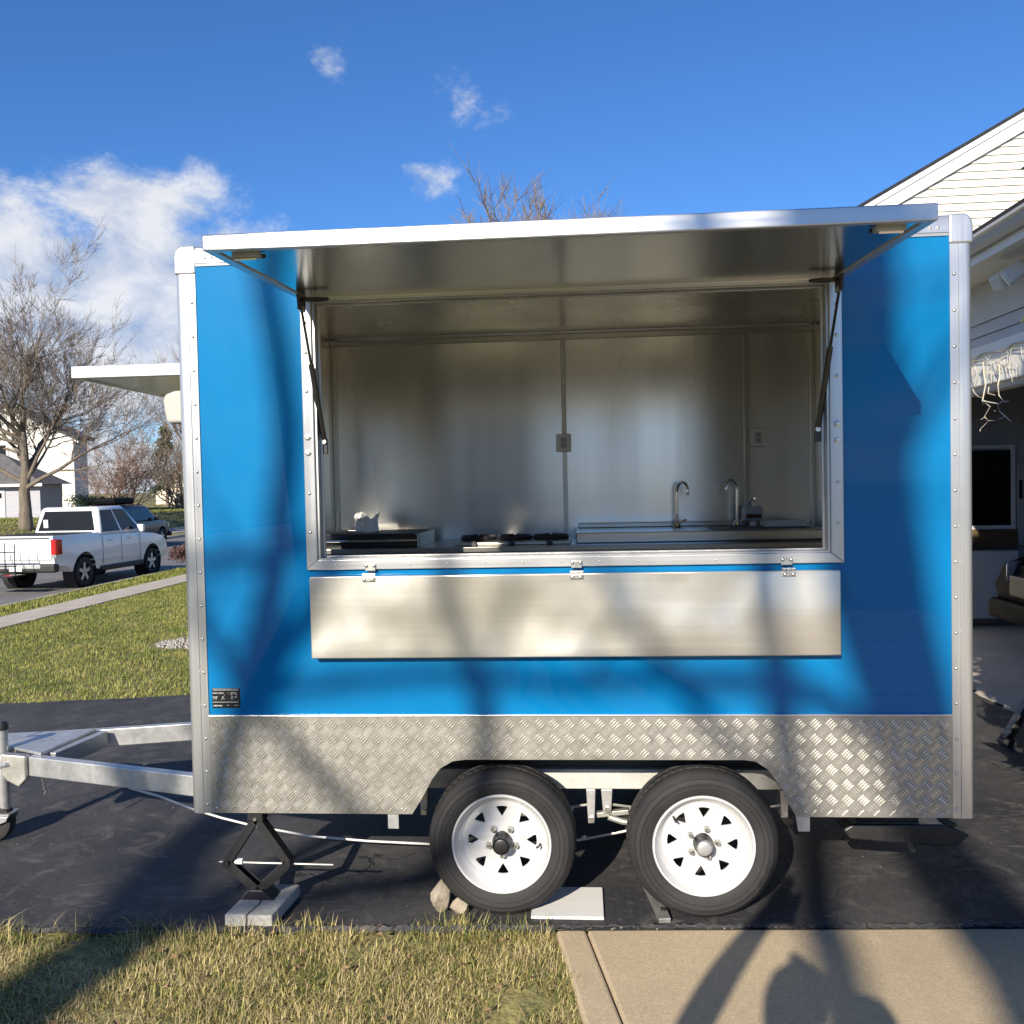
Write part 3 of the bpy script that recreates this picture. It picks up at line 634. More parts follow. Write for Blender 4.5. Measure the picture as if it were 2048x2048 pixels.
# chassis
MB().box(-.711, .95, .28, .32, .450, .538).build('chassis_rail', M_rail, T, bevel=.004)
for y in (.60, 1.46):
    MB().box(-1.56, 1.56, y-.02, y+.02, .352, .449).build('chassis_rail', M_galv, T, bevel=.004)
for x in (-1.3, -.85, 1.0, 1.45): MB().box(x-.02, x+.02, .621, 1.439, .375, .449).build('cross_member', M_galv, T)
for x in (-.289, .538): MB().tube([(x, .13, .31), (x, 1.95, .31)], .026, 10).build('axle', M_galv2, T, smooth=True)
hang = [(.085,.30,.041), (.155,.345,.05), (-.66,.33,.04), (.92,.33,.04)]
for x, z, w in hang:
    hh = MB().prism([(x-w/2,.4495),(x+w/2,.4495),(x+w*.35,z),(x-w*.35,z)], 'y', .272, .332).build('spring_hanger', M_galv, T, bevel=.003)
    MB().lathe([(0,-.012),(.013,-.012),(.013,0)], (x, .272, z+.018), 'y', 6).build('hanger_bolt', M_zinc, hh)
for x0, x1 in ((-.66,.09), (.17,.92)):
    xm = (x0+x1)/2
    for k in range(3):
        f = 1-.22*k
        MB().tube([(xm+(x0-xm)*f*t, .30, .335+.03*(t*t*f*f)-.011*k+.01) for t in (1,.66,.33,0)] + [(xm+(x1-xm)*f*t, .30, .335+.03*(t*t*f*f)-.011*k+.01) for t in (.33,.66,1)], .006, 4).build('leaf_spring', M_galv2, T)
MB().bar((.11,.30,.33), (.25,.30,.345), .03, .022).build('equaliser', M_galv2, T, bevel=.003)
MB().tube([(.16,.27,.33),(.22,.27,.31),(.30,.27,.30)], .014, 8).build('shock_link', M_galv2, T, smooth=True)
MB().tube([(-2.209,.62,.329),(-2.05,.62,.285),(-1.886,.62,.223),(-1.74,.62,.18),(-1.595,.62,.145),(-1.294,.62,.092),(-1.0,.62,.07),(-.698,.62,.058),(-.35,.62,.06),(.031,.62,.085),(.246,.62,.13),(.42,.62,.2)], .0058, 6).build('brake_cable', M_cable, T, smooth=True, ang=180)

# wheels
def disc_with_holes():
    outer = [(.168*math.cos(2*math.pi*k/48), .168*math.sin(2*math.pi*k/48)) for k in range(48)]
    loops = [outer, [(.036*math.cos(2*math.pi*k/24), .036*math.sin(2*math.pi*k/24)) for k in range(24)]]
    for k in range(8):
        a = math.pi/2 + k*math.pi/4; c, s = math.cos(a), math.sin(a)
        tri = [(.100,0),(.108,.0055),(.134,.0215),(.1405,.0225),(.1425,.018),(.1445,0),(.1425,-.018),(.1405,-.0225),(.134,-.0215),(.108,-.0055)]
        loops.append([(r_*c-t*s, r_*s+t*c) for r_, t in tri])
    return loops
def dish(r_): return .052 - .012*max(0, min(1, (.10-r_)/.06)) - .006*math.exp(-((r_-.155)/.012)**2)
def make_wheel():
    yo = 0.0                                  # y=0 : outer face of the tyre
    loops = disc_with_holes(); flat = [p for l in loops for p in l]
    tris = tessellate_polygon([[Vector((x, y, 0)) for x, y in l] for l in loops])
    b = MB(); n = len(flat)
    vs = [(x, dish(math.hypot(x, y))+.006, y) for x, y in flat] + [(x, dish(math.hypot(x, y))+.014, y) for x, y in flat]
    fs = [tuple(t) for t in tris] + [tuple(i+n for i in reversed(t)) for t in tris]
    k = 0
    for l in loops:
        m = len(l); fs += [(k+i, k+(i+1)%m, n+k+(i+1)%m, n+k+i) for i in range(m)]; k += m
    b.add(vs, fs)
    b.lathe([(.166,.058),(.170,.050),(.178,.046),(.185,.034),(.190,.022),(.194,.012),(.1945,.016),(.197,.010),(.200,.004),(.206,.004),(.2085,.010),(.205,.018),(.196,.03),(.188,.06),(.186,.15)], (0,0,0), 'y', 64)
    w = b.build('wheel', M_wheel, None, smooth=True, ang=40)
    t = MB(); n = 168
    prof = [(.196,.016),(.203,.0125),(.212,.006),(.226,.001),(.238,-.001),(.241,-.0035),(.244,-.001),(.256,-.0025),(.259,-.005),(.262,-.0022),(.268,-.001),(.276,.0015),(.278,-.0005),(.281,.004),(.2925,.013)]
    t.lathe(prof + [(.300,.022),(.3055,.032),(.308,.045),(.3085,.06),(.300,.062),(.300,.068),(.309,.07),(.310,.09),(.309,.11),(.300,.112),(.300,.118),(.3085,.12),(.308,.135),(.3055,.148),(.300,.158),(.282,.174),(.25,.182),(.21,.176),(.19,.16)], (0,0,0), 'y', n)
    i0 = len(prof)
    for ri, amt in ((i0, .0018), (i0+1, .003), (i0+2, .0035), (i0+3, .0035), (i0+6, .003), (i0+7, .003), (i0+8, .003)):
        for k in range(n):
            if (k + (ri % 2)) % 3 == 0:
                j = ri*n+k; x, y, z = t.v[j]; r_ = math.hypot(x, z); f = (r_-amt)/r_; t.v[j] = (x*f, y, z*f)
    t.build('tyre', M_rubber, w, smooth=True, ang=28)
    return w
def hubparts(w, loc, endm):
    x, y, z = loc
    MB().lathe([(.040,.056),(.041,.03),(.038,.018),(.036,-.012),(.0355,-.016)], loc, 'y', 24).build('hub', M_blackm, w, smooth=True)
    MB().lathe([(0,-.020),(.022,-.020),(.0285,-.017),(.031,-.008),(.0355,-.006)], loc, 'y', 24).build('hub_cap', endm, w, smooth=True)
    for k in range(5):
        a = R(-90+72*k + (0 if endm is not M_galv else 20)); p = (x+.060*math.cos(a), y+.036, z+.060*math.sin(a))
        ln = MB().lathe([(0,-.012),(.007,-.012),(.0105,-.008),(.0105,.004),(.014,.010)], p, 'y', 6).build('lug_nut', M_zinc, w)
    a = R(-5 if endm is not M_galv else 138); r0 = .158
    MB().tube([(x+r0*math.cos(a), y+.05, z+r0*math.sin(a)), (x+r0*.98*math.cos(a), y+.025, z+r0*.98*math.sin(a)), (x+r0*.93*math.cos(a), y+.008, z+r0*.93*math.sin(a))], .0045, 8).build('valve_stem', M_blackm, w, smooth=True)
w0 = make_wheel(); WZ = .312
w0.location = (-.289, -.004, WZ); adopt(w0, T); hubparts(w0, (-.289, -.004, WZ), M_blackm); w0['label'] = 'front wheel with white eight-slot rim and black hub'
tyre0 = [c for c in w0.children if c.name.startswith('tyre')][0]
def copy_wheel(loc, rot, endm, label=None):
    w = w0.copy(); COL.objects.link(w); w.parent = None; w.matrix_parent_inverse = Matrix(); w.location = loc; w.rotation_euler = rot
    if 'label' in w: del w['label']
    adopt(w, T); t = tyre0.copy(); COL.objects.link(t); t.parent = w; t.matrix_parent_inverse = Matrix()
    if endm: hubparts(w, loc, endm)
    if label: w['label'] = label
    return w
copy_wheel((.538, -.006, WZ), (0, R(4), 0), M_galv, 'rear wheel with white eight-slot rim and grey hub cap')
for x in (-.289, .538): copy_wheel((x, 2.07, WZ), (0, 0, math.pi), None)

# drawbar
nb = lambda t: (-1.50-t, .405+.289*(t-.10)); fb = lambda t: (-1.50-t, 1.56-.277*(t-.10))
p0, p1 = nb(0), nb(1.30); MB().bar((*p0, .40), (*p1, .40), .05, .10).build('drawbar_beam', M_galv, T, bevel=.005)
p0, p1 = fb(0), fb(1.62); MB().bar((*p0, .40), (*p1, .40), .05, .10).build('drawbar_beam', M_galv, T, bevel=.005)
MB().bar((-2.72, .80, .405), (-2.66, 1.21, .405), .05, .088).build('drawbar_cross_member', M_galv, T, bevel=.004)
cp = MB().prism([(-2.74,.74),(-2.95,.84),(-3.45,.93),(-3.45,1.05),(-2.95,1.15),(-2.70,1.20)], 'z', .451, .466).build('coupler', M_galv, T, bevel=.003)
MB().prism([(-2.80,.46),(-2.80,.34),(-2.84,.30),(-2.90,.33),(-2.93,.36),(-2.93,.47)], 'y', .70, .745).build('clamp_plate', M_galv2, cp, bevel=.006)
MB().tube([(-2.86,.74,.40),(-2.90,.70,.42),(-2.96,.72,.40)], .016, 8).build('clamp_handle', M_galv, cp, smooth=True)
MB().lathe([(.05,-.03),(.055,0),(.05,.03)], (-2.965,.79,.42), 'z', 16).build('clamp_ring', M_galv2, cp, smooth=True)
MB().box(-3.5, -3.2, .94, 1.04, .467, .53).build('hitch_head', M_galv2, cp, bevel=.02)
for k in range(4): MB().tube([(-2.72+.006*k, .72, .345-.022*k), (-2.722+.003*k, .72, .325-.022*k)], .006, 6).build('safety_chain_link', M_zinc, cp)
jx, jy = -2.988, .80
jk = MB().tube([(jx, jy, .10), (jx, jy, .575)], .029, 16).build('jockey_wheel', M_galv, T, smooth=True, label='galvanised jockey wheel with black cap at the drawbar')
MB().tube([(jx, jy, .572), (jx, jy, .60), (jx, jy, .615)], [.034, .034, .024], 16).build('jockey_cap', M_blackm, jk, smooth=True)
MB().tube([(jx-.03, jy, .60), (jx-.10, jy-.02, .60), (jx-.11, jy-.02, .66)], .008, 8).build('crank_handle', M_zinc, jk, smooth=True)
MB().prism([(jx-.14,.105),(jx-.12,.085),(jx-.09,.07),(jx-.05,.07),(jx+.0,.085),(jx+.04,.10),(jx+.05,.125),(jx-.14,.125)], 'y', jy-.052, jy-.044).build('fork_plate', M_galv, jk, bevel=.003)
MB().prism([(jx-.14,.105),(jx-.12,.085),(jx-.09,.07),(jx-.05,.07),(jx+.0,.085),(jx+.04,.10),(jx+.05,.125),(jx-.14,.125)], 'y', jy+.044, jy+.052).build('fork_plate', M_galv, jk, bevel=.003)
MB().box(jx-.14, jx+.05, jy-.0435, jy+.0435, .1265, .136).build('fork_bridge', M_galv, jk)
MB().lathe([(0,-.03),(.04,-.03),(.06,-.028),(.085,-.032),(.10,-.026),(.105,-.012),(.105,.012),(.10,.026),(.085,.032),(.04,.03),(0,.03)], (jx-.055, jy, .088), 'y', 28).build('castor', M_rubber, jk, smooth=True)

# end hatch at the drawbar end, white vent box, folded rear stabiliser
ef = thing('end_hatch', None, None); ef.location = (-1.6, 1, 2.36); adopt(ef, T); ef['label'] = 'small raised hatch over the drawbar end'
MB().box(-2.362, -1.61, .50, .53, 2.352, 2.41).build('hatch_edge', M_aluh, ef, bevel=.004)
MB().box(-2.362, -1.61, 1.43, 1.46, 2.352, 2.41).build('hatch_edge', M_aluh, ef, bevel=.004)
MB().box(-2.362, -2.332, .531, 1.429, 2.352, 2.41).build('hatch_edge', M_alu, ef, bevel=.004)
MB().box(-2.331, -1.61, .531, 1.429, 2.360, 2.364).build('underside_sheet', M_mirror, ef)
MB().box(-2.331, -1.61, .531, 1.429, 2.40, 2.405).build('outer_sheet', M_blue, ef)
b = MB(); b.prism([(-1.604,2.10),(-1.735,2.10),(-1.745,2.15),(-1.75,2.20),(-1.742,2.225),(-1.70,2.24),(-1.604,2.245)], 'y', .16, .40); b.build('vent_hood', mat('cream_plastic', (.40,.39,.35), .5), T, bevel=.012, seg=3, label='cream vent hood on the drawbar end')
SP = [(1.17,.275),(1.20,.235),(1.58,.205),(1.65,.215),(1.70,.255),(1.60,.30),(1.21,.30)]
sb = MB().prism(SP, 'y', .28, .30).build('folded_stabiliser', M_blackm, T, bevel=.008, label='black steady leg folded up under the rear corner')
MB().prism(SP, 'y', .40, .42).build('stabiliser_web', M_blackm, sb, bevel=.008)
MB().box(1.22, 1.59, .3005, .3995, .285, .298).build('stabiliser_top', M_galv2, sb)
MB().tube([(1.46,.35,.22),(1.46,.265,.195)], .012, 8).build('stabiliser_pin', M_zinc, sb, smooth=True)
MB().box(1.25, 1.50, .32, .38, .2985, .4545).build('stabiliser_mount', M_blackm, sb)
# tail lamps hinted at the far end and a rear step
MB().box(1.592, 1.62, .3, .42, .75, .95).build('tail_lamp', mat('tail_red', (.35,.01,.01), .2), T, bevel=.006)

# ------------------------------------------------------------------ things in and under the trailer
def rock(name, loc, s, seed, label, group=None):
    bm = bmesh.new(); bmesh.ops.create_icosphere(bm, subdivisions=3, radius=1); rg = random.Random(seed)
    ax = [(Vector((rg.gauss(0,1), rg.gauss(0,1), rg.gauss(0,1))).normalized(), rg.uniform(.62, .95)) for _ in range(14)]
    for v in bm.verts:
        d = v.co.normalized(); r_ = 1
        for a, lim in ax:
            q = d.dot(a)
            if q*r_ > lim: r_ = lim/q
        v.co = Vector((d.x*s[0], d.y*s[1], d.z*s[2]))*r_
    zmin = min(v.co.z for v in bm.verts)
    for v in bm.verts: v.co.z -= zmin
    me = bpy.data.meshes.new(name); bm.to_mesh(me); bm.free(); me.materials.append(M_stone)
    return link(name, me, loc=loc, smooth=True, ang=30, label=label, cat='rock', group=group)
r1 = rock('rock', (-.555, .035, .004), (.045, .05, .085), 4, 'upright tan rock wedged left of the front wheel', 'rocks at the front wheel'); 
rock('rock', (-.470, .045, .004), (.05, .045, .035), 11, 'low pointed rock tucked against the front tyre', 'rocks at the front wheel')
MB().box(-.172, .128, -.012, .262, .007, .020).build('white_board', M_board, label='white painted board lying under the front tyre', cat='board', bevel=.003)
ck = MB(); poly = [(.300,.34),(.348,.34),(.398,-.028),(.350,-.034)]
ck.add([(x,y,.008) for x,y in poly] + [(poly[0][0],poly[0][1],.06),(poly[1][0],poly[1][1],.06),(poly[2][0],poly[2][1],.028),(poly[3][0],poly[3][1],.028)], [(0,3,2,1),(4,5,6,7),(0,1,5,4),(1,2,6,5),(2,3,7,6),(3,0,4,7)])
ck = ck.build('wheel_chock', M_galv2, label='grey metal wedge chocking the rear wheel', cat='wheel chock', bevel=.003)
MB().box(.362, .384, .02, .05, .033, .0375).build('slot', M_dark, ck)

# concrete pad and scissor jack
pad = thing('concrete_pad', 'cracked concrete paver under the scissor jack', 'paver', (-1.31, .02, 0))
MB().prism([(-1.425,-.125),(-1.335,-.125),(-1.318,-.02),(-1.326,.06),(-1.308,.165),(-1.395,.165)], 'z', .007, .062).build('paver_half', M_conc, pad, bevel=.006)
MB().prism([(-1.330,-.125),(-1.225,-.125),(-1.200,.165),(-1.303,.165),(-1.321,.06),(-1.313,-.02)], 'z', .007, .060).build('paver_half', M_conc, pad, bevel=.006)
J = thing('scissor_jack', 'black scissor jack propping the front corner of the trailer', 'jack', (-1.335, .05, .062))
jc, jyy = -1.337, .045
top, eL, eR, bot = (jc+.0, .405), (jc-.134, .212), (jc+.134, .212), (jc, .09)
def chan(a, c, ya, w=.034):
    d = (Vector((c[0]-a[0], c[1]-a[1]))).normalized(); n = Vector((-d.y, d.x))*w/2
    for y0, y1 in ((ya-.026, ya-.021), (ya+.021, ya+.026)):
        pass
    b = MB(); pl = lambda s: [(a[0]+n.x, a[1]+n.y), (c[0]+n.x, c[1]+n.y), (c[0]-n.x, c[1]-n.y), (a[0]-n.x, a[1]-n.y)]
    b.prism(pl(1), 'y', ya-.026, ya-.020); b.prism(pl(1), 'y', ya+.020, ya+.026)
    m = 1 if (a[0]+c[0])/2 > jc else -1
    n2 = n if n.x*m > 0 else -n
    b.prism([(a[0]+n2.x, a[1]+n2.y), (c[0]+n2.x, c[1]+n2.y), (c[0]+n2.x*.7, c[1]+n2.y*.7), (a[0]+n2.x*.7, a[1]+n2.y*.7)], 'y', ya-.0198, ya+.0198)
    return b.build('jack_arm', M_blackm, J, bevel=.0015)
for a, c in ((top, eL), (top, eR)): chan(a, c, jyy)
for a, c in ((bot, eL), (bot, eR)): chan(a, c, jyy, .038)
MB().prism([(jc-.035,.395),(jc+.035,.395),(jc+.03,.438),(jc-.03,.438)], 'y', jyy-.032, jyy+.032).build('jack_head', M_blackm, J, bevel=.003)
MB().prism([(jc-.075,.064),(jc+.075,.064),(jc+.05,.082),(jc+.028,.105),(jc-.028,.105),(jc-.05,.082)], 'y', jyy-.045, jyy+.045).build('jack_base', M_blackm, J, bevel=.003)
MB().tube([(jc-.175, jyy, .208), (jc+.325, jyy, .200)], .0048, 8).build('jack_screw', M_galv2, J, smooth=True)
MB().tube([(jc-.105, jyy, .2105), (jc-.07, jyy, .2105)], .013, 10).build('screw_collar', M_white, J, smooth=True)
for p in (eL, eR): MB().tube([(p[0], jyy-.034, p[1]), (p[0], jyy+.034, p[1])], .015, 10).build('pivot_block', M_blackm, J, smooth=True)
for p in (top, bot): MB().tube([(p[0], jyy-.036, p[1]), (p[0], jyy+.036, p[1])], .007, 8).build('pivot_pin', M_zinc, J, smooth=True)

# equipment on the counter
G = thing('countertop_griddle', 'black countertop griddle with steel rims at the left of the counter', 'griddle', (-1.16, 1.6, 1.455))
MB().box(-1.44, -.87, 1.40, 1.86, 1.456, 1.525).build('griddle_body', M_black_gloss, G, bevel=.006)
MB().box(-1.46, -.85, 1.385, 1.399, 1.488, 1.500).build('griddle_rim', M_chrome, G, bevel=.003)
MB().box(-.869, -.845, 1.40, 1.86, 1.456, 1.530).build('griddle_side', M_trim_in, G, bevel=.003)
MB().box(-1.44, -.87, 1.862, 1.88, 1.456, 1.533).build('griddle_splash', M_trim_in, G, bevel=.003)
MB().box(-1.42, -.89, 1.42, 1.84, 1.526, 1.532).build('griddle_plate', M_blackm, G)
b = MB(); rg = random.Random(3); nx, nz_ = 9, 7
vs = [(-1.285+.145*i/(nx-1), 1.62+.03*math.sin(i*1.1+j*.7)+.01*rg.random()+.02*j/6, 1.533+.10*j/(nz_-1)*(1+.22*math.sin(i*.9)) ) for j in range(nz_) for i in range(nx)]
b.add(vs, [(j*nx+i, j*nx+i+1, (j+1)*nx+i+1, (j+1)*nx+i) for j in range(nz_-1) for i in range(nx-1)])
pp = b.build('crumpled_paper', M_paper, label='crumpled white paper standing on the griddle', cat='paper'); pp.modifiers.new('solid', 'SOLIDIFY').thickness = .002
St = thing('gas_hob', 'low gas hob with black burner grates beside the griddle', 'hob', (-.32, 1.6, 1.455))
MB().box(-.66, .005, 1.42, 1.90, 1.456, 1.472).build('hob_tray', M_trim_in, St, bevel=.004)
for k in range(3):
    x = -.545+k*.215
    g = MB(); 
    for a in range(6):
        t = a*math.pi/3; g.bar((x+.03*math.cos(t),1.66+.03*math.sin(t),1.497), (x+.10*math.cos(t),1.66+.10*math.sin(t),1.492), .014, .018)
    g.tube([(x+.098*math.cos(2*math.pi*q_/20), 1.66+.098*math.sin(2*math.pi*q_/20), 1.485) for q_ in range(21)], .012, 6, caps=False)
    g.build('burner_grate', M_blackm, St, bevel=.002)
    MB().lathe([(0,.026),(.03,.026),(.036,.016),(.05,.012),(.055,0)], (x,1.66,1.473), 'z', 20).build('burner_cap', M_blackm, St, smooth=True)
    MB().lathe([(0,-.02),(.016,-.02),(.019,0)], (x,1.4195,1.464), 'y', 14).build('hob_knob', M_blackm, St, smooth=True)
TB = thing('plastic_tray', 'shallow pale tray at the right end of the sink', 'tray', (1.25, 1.8, 1.517))
MB().box(1.15, 1.38, 1.72, 1.90, 1.518, 1.526).build('tray_base', M_white, TB, bevel=.003)
for a in ((1.15,1.38,1.72,1.726),(1.15,1.38,1.894,1.90),(1.15,1.156,1.7265,1.8935),(1.374,1.38,1.7265,1.8935)): MB().box(*a, 1.5265, 1.548).build('tray_side', M_white, TB)

# ------------------------------------------------------------------ the house and garage on the right
M_siding = mat('cream_vinyl_siding', (.74, .71, .62), .55, noise=[((.5, .5, 6), .05, 4), ((30, 30, 30), .04, 3)])
M_siding_shade = mat('shade_grey_siding', (.50, .50, .50), .55, noise=((2, 2, 2), .06, 3))  # grey of siding in shade, put into the base colour
M_gutter = mat('grey_gutter', (.42, .42, .42), .4, noise=((3, 3, 3), .08, 3))
M_shingle = mat('dark_shingles', (.022, .022, .026), .9, noise=((9, 9, 9), .35, 4), bump=((12, 12, 12), .6, .01))
M_gwall = mat('garage_wall', (.45, .45, .45), .8, noise=((2, 2, 2), .12, 4))
M_glassdark = mat('dark_window_glass', (.008, .009, .010), .06, spec=.6)
H = thing('house', 'cream sided house with attached open garage right of the trailer', 'house', (6, 8, 0))
YG = 8.0
rake = lambda x: 5.15 + (x-3.626)*.5505          # height of the roof edge above x on the gable
gw = MB().prism([(2.9,0),(14,0),(14,rake(9)-2.75),(9,rake(9)-.02),(2.9,rake(2.9)-.05)], 'y', YG+.03, YG+.3).build('gable_wall', M_siding, H)
z = 2.6; i = 0; BH = .0955
while z < 7.6:
    xl = max(2.9, 3.626 + (z+BH+.19-5.15)/.5505); xl0 = max(2.9, 3.626 + (z+.19-5.15)/.5505)
    if xl0 < 8.9 and z > 3.9:
        b = MB(); xr = 9
        b.add([(xl0,YG+.002,z),(xr,YG+.002,z),(xr,YG+.022,z+BH),(min(xl,xr),YG+.022,z+BH),(xl0,YG+.03,z),(xr,YG+.03,z),(xr,YG+.03,z+BH),(min(xl,xr),YG+.03,z+BH)], [(0,1,2,3),(7,6,5,4),(0,4,5,1),(1,5,6,2),(2,6,7,3),(3,7,4,0)])
        b.build('siding_board', M_siding, gw)
    z += BH
# rake fascia in two steps, and shingle edge
def rk(x0, x1, d0, d1): return [(x0, rake(x0)-d0), (x1, rake(x1)-d0), (x1, rake(x1)-d1), (x0, rake(x0)-d1)]
MB().prism(rk(2.4, 9.2, .215, .0), 'y', YG-.035, YG-.001).build('rake_fascia', M_whitepaint, H)
MB().prism(rk(2.4, 9.2, .06, -.02), 'y', YG-.055, YG-.0355).build('rake_trim', M_whitepaint, H)
roof = MB().prism(rk(2.3, 9.25, -.021, -.055), 'y', YG-.075, YG+9).build('roof', M_shingle, H)
MB().prism([(9.25,rake(9.25)+.021),(16,rake(9.25)-3.6),(16,rake(9.25)-3.65),(9.25,rake(9.25)-.03)], 'y', YG-.075, YG+9).build('roof_slope', M_shingle, roof)
MB().box(2.9, 3.1, YG+.31, YG+9, 0, 4.8).build('side_wall', M_siding, H)
# garage wing: wall faces the street (-X)
XG = 3.85
gl = MB().box(XG+.03, XG+.16, .9, 7.95, 2.6, 3.62).build('garage_front_wall', M_siding_shade, H)
for k, (z0, z1) in enumerate(((3.005,3.095),(3.10,3.215),(3.22,3.60))):
    MB().add([(XG+.002,.9,z0),(XG+.002,7.95,z0),(XG+.02,7.95,z1),(XG+.02,.9,z1),(XG+.03,.9,z0),(XG+.03,7.95,z0),(XG+.03,7.95,z1),(XG+.03,.9,z1)], [(0,1,2,3),(7,6,5,4),(0,4,5,1),(1,5,6,2),(2,6,7,3),(3,7,4,0)]).build('siding_board', M_siding_shade, gl)
MB().box(XG-.03, XG+.03, 1.2, 7.2, 2.63, 3.0).build('door_header', M_whitepaint, H, bevel=.006)
MB().box(XG-.045, XG-.0305, 1.2, 7.2, 2.90, 2.99).build('header_cap', M_whitepaint, H, bevel=.004)
MB().box(XG+.031, XG+.16, 1.3, 7.1, 2.575, 2.625).build('door_lintel', M_gwall, H)
for y0, y1 in ((.9, 1.3), (6.9, 7.95)): MB().box(XG, XG+.16, y0, y1, 0.015, 2.599).build('garage_pier', M_siding_shade, H)
for y in (1.3, 6.75): MB().box(XG-.02, XG+.12, y+.001, y+.14, .015, 2.57).build('door_jamb', M_whitepaint, H)
# eave: soffit slats, fascia, gutter, shingle edge
y = .5
while y < 7.9:
    MB().add([(XG-.42,y,3.60),(XG+.03,y,3.60),(XG+.03,y+.095,3.60),(XG-.42,y+.095,3.60),(XG-.42,y+.01,3.612),(XG+.03,y+.01,3.612),(XG+.03,y+.085,3.612),(XG-.42,y+.085,3.612)], [(0,3,2,1),(0,1,5,4),(1,2,6,5),(2,3,7,6),(3,0,4,7),(4,5,6,7)]).build('soffit_slat', M_whitepaint, H)
    y += .1
MB().box(XG-.45, XG-.425, .4, 7.95, 3.56, 3.76).build('fascia', M_whitepaint, H)
MB().prism([(XG-.452,3.74),(XG-.452,3.64),(XG-.50,3.63),(XG-.53,3.66),(XG-.545,3.71),(XG-.57,3.72),(XG-.57,3.745),(XG-.555,3.745),(XG-.555,3.73),(XG-.53,3.72),(XG-.515,3.67),(XG-.49,3.65),(XG-.465,3.655),(XG-.465,3.74)], 'y', .4, 7.95).build('gutter', M_gutter, H)
MB().prism([(XG-.55,3.762),(XG-.55,3.79),(9,3.79+.42*(9-XG+.55)),(9,3.762+.42*(9-XG+.55))], 'y', .35, 7.78).build('garage_roof', M_shingle, H)
# inside of the garage
MB().box(XG+.17, 10, 7.42, 7.55, .0, 3.55).build('garage_side_wall', M_gwall, H)
MB().box(9.9, 10, .9, 7.41, 0, 3.55).build('garage_back_wall', M_gwall, H)
MB().box(XG+.17, 10, .9, 1.0, 0, 3.55).build('garage_near_wall', M_gwall, H)
MB().box(XG+.17, 10, .9, 7.41, 3.2, 3.3).build('garage_ceiling', M_gwall, H)
gwn = MB().box(4.2, 5.155, 7.40, 7.415, 1.19, 2.08).build('garage_window', M_glassdark, H)
for a in ((4.15,5.20,7.385,7.4195,1.145,1.189),(5.156,5.20,7.385,7.4195,1.1895,2.10),(4.15,4.199,7.385,7.4195,1.1895,2.10),(4.15,5.20,7.385,7.4195,2.101,2.14)): MB().box(*a).build('window_trim', M_whitepaint, gwn)
MB().box(4.1, 5.21, 7.36, 7.419, .915, 1.142).build('wood_panel', mat('brown_wood', (.12,.075,.035), .7, noise=((2,2,20), .3, 4)), H, bevel=.004)
MB().box(4.05, 5.16, 7.20, 7.4, .10, .90).build('white_chest', mat('grey_white_enamel', (.62,.62,.62), .45), label='white chest against the garage side wall', cat='chest', bevel=.02)
sw = MB().box(5.222, 5.6, 7.375, 7.419, .95, 1.92).build('wall_cabinet', mat('pale_cabinet', (.42,.42,.42), .6), H, bevel=.006)
MB().box(5.235, 5.275, 7.371, 7.3745, 1.50, 1.72).build('cabinet_handle', M_dark, sw)
# twin flood lamp under the eave
FL = thing('flood_lamp', 'white twin head flood lamp under the garage eave', 'lamp', (3.82, 4.16, 3.5))
MB().lathe([(0,-.03),(.055,-.03),(.06,0)], (3.85, 4.16, 3.46), 'x', 20).build('mounting_plate', M_whitepaint, FL, smooth=True)
for dy, rz in ((.09, .5), (-.09, -.5)):
    MB().tube([(3.83,4.16,3.46),(3.76,4.16+dy*.6,3.48),(3.70,4.16+dy,3.47)], .018, 8).build('lamp_arm', M_whitepaint, FL, smooth=True)
    hd = MB().prism([(-.10,-.045),(.05,-.06),(.08,-.05),(.08,.05),(.05,.06),(-.10,.045)], 'z', -.06, .06); Mx = Matrix.Translation((3.64,4.16+dy*1.2,3.44)) @ Matrix.Rotation(rz,4,'Z') @ Matrix.Rotation(R(-35),4,'Y') @ Matrix.Rotation(math.pi,4,'Z')
    hd.v = [tuple(Mx @ Vector(p)) for p in hd.v]; hd.build('lamp_head', M_whitepaint, FL, bevel=.012)
# bare vine hanging from the garage header
b = MB(); rg = random.Random(17)
VINE = [
[(4.933, 2.829), (4.944, 2.726), (4.924, 2.62), (4.926, 2.477), (4.812, 2.411), (4.928, 2.326), (4.834, 2.286), (4.961, 2.214), (4.95, 2.194)] ,
[(4.834, 2.286), (4.711, 2.278)] ,
[(4.926, 2.473), (4.781, 2.446), (4.63, 2.423), (4.651, 2.361), (4.544, 2.307), (4.393, 2.247)] ,
[(4.544, 2.307), (4.602, 2.275)] ,
[(4.647, 2.772), (4.638, 2.662), (4.609, 2.585), (4.64, 2.497), (4.533, 2.433), (4.476, 2.427)] ,
[(4.533, 2.433), (4.63, 2.423)] ,
[(5.187, 2.609), (5.12, 2.563), (5.011, 2.519), (4.926, 2.506)] ,
[(4.928, 2.326), (4.981, 2.306)] ,
[(4.862, 2.594), (4.8, 2.531), (4.719, 2.505)] ,
[(4.926, 2.477), (4.99, 2.445)] ,
[(4.651, 2.361), (4.71, 2.365)] ,
]
for k, l in enumerate(VINE):
    r0 = .0075 if len(l) > 5 else .005; n = len(l)
    b.tube([(XG-.075+rg.uniform(-.02,.02), y, z) for y, z in l], [r0*(1-.5*i/(n-1)) for i in range(n)], 6)
for k in range(34):
    y, z = rg.uniform(4.2, 5.5), rg.uniform(2.72, 2.92); pts = [(XG-.052, y, z)]
    for _ in range(4): y += rg.uniform(-.06,.06); z -= rg.uniform(.0,.07); pts.append((XG-.052+rg.uniform(-.008,.003), y, z))
    b.tube(pts, .0028, 4)
b.tube([(XG-.055, 3.6+.2*k, 2.90+.02*math.sin(k*2.1)) for k in range(14)], .006, 5)
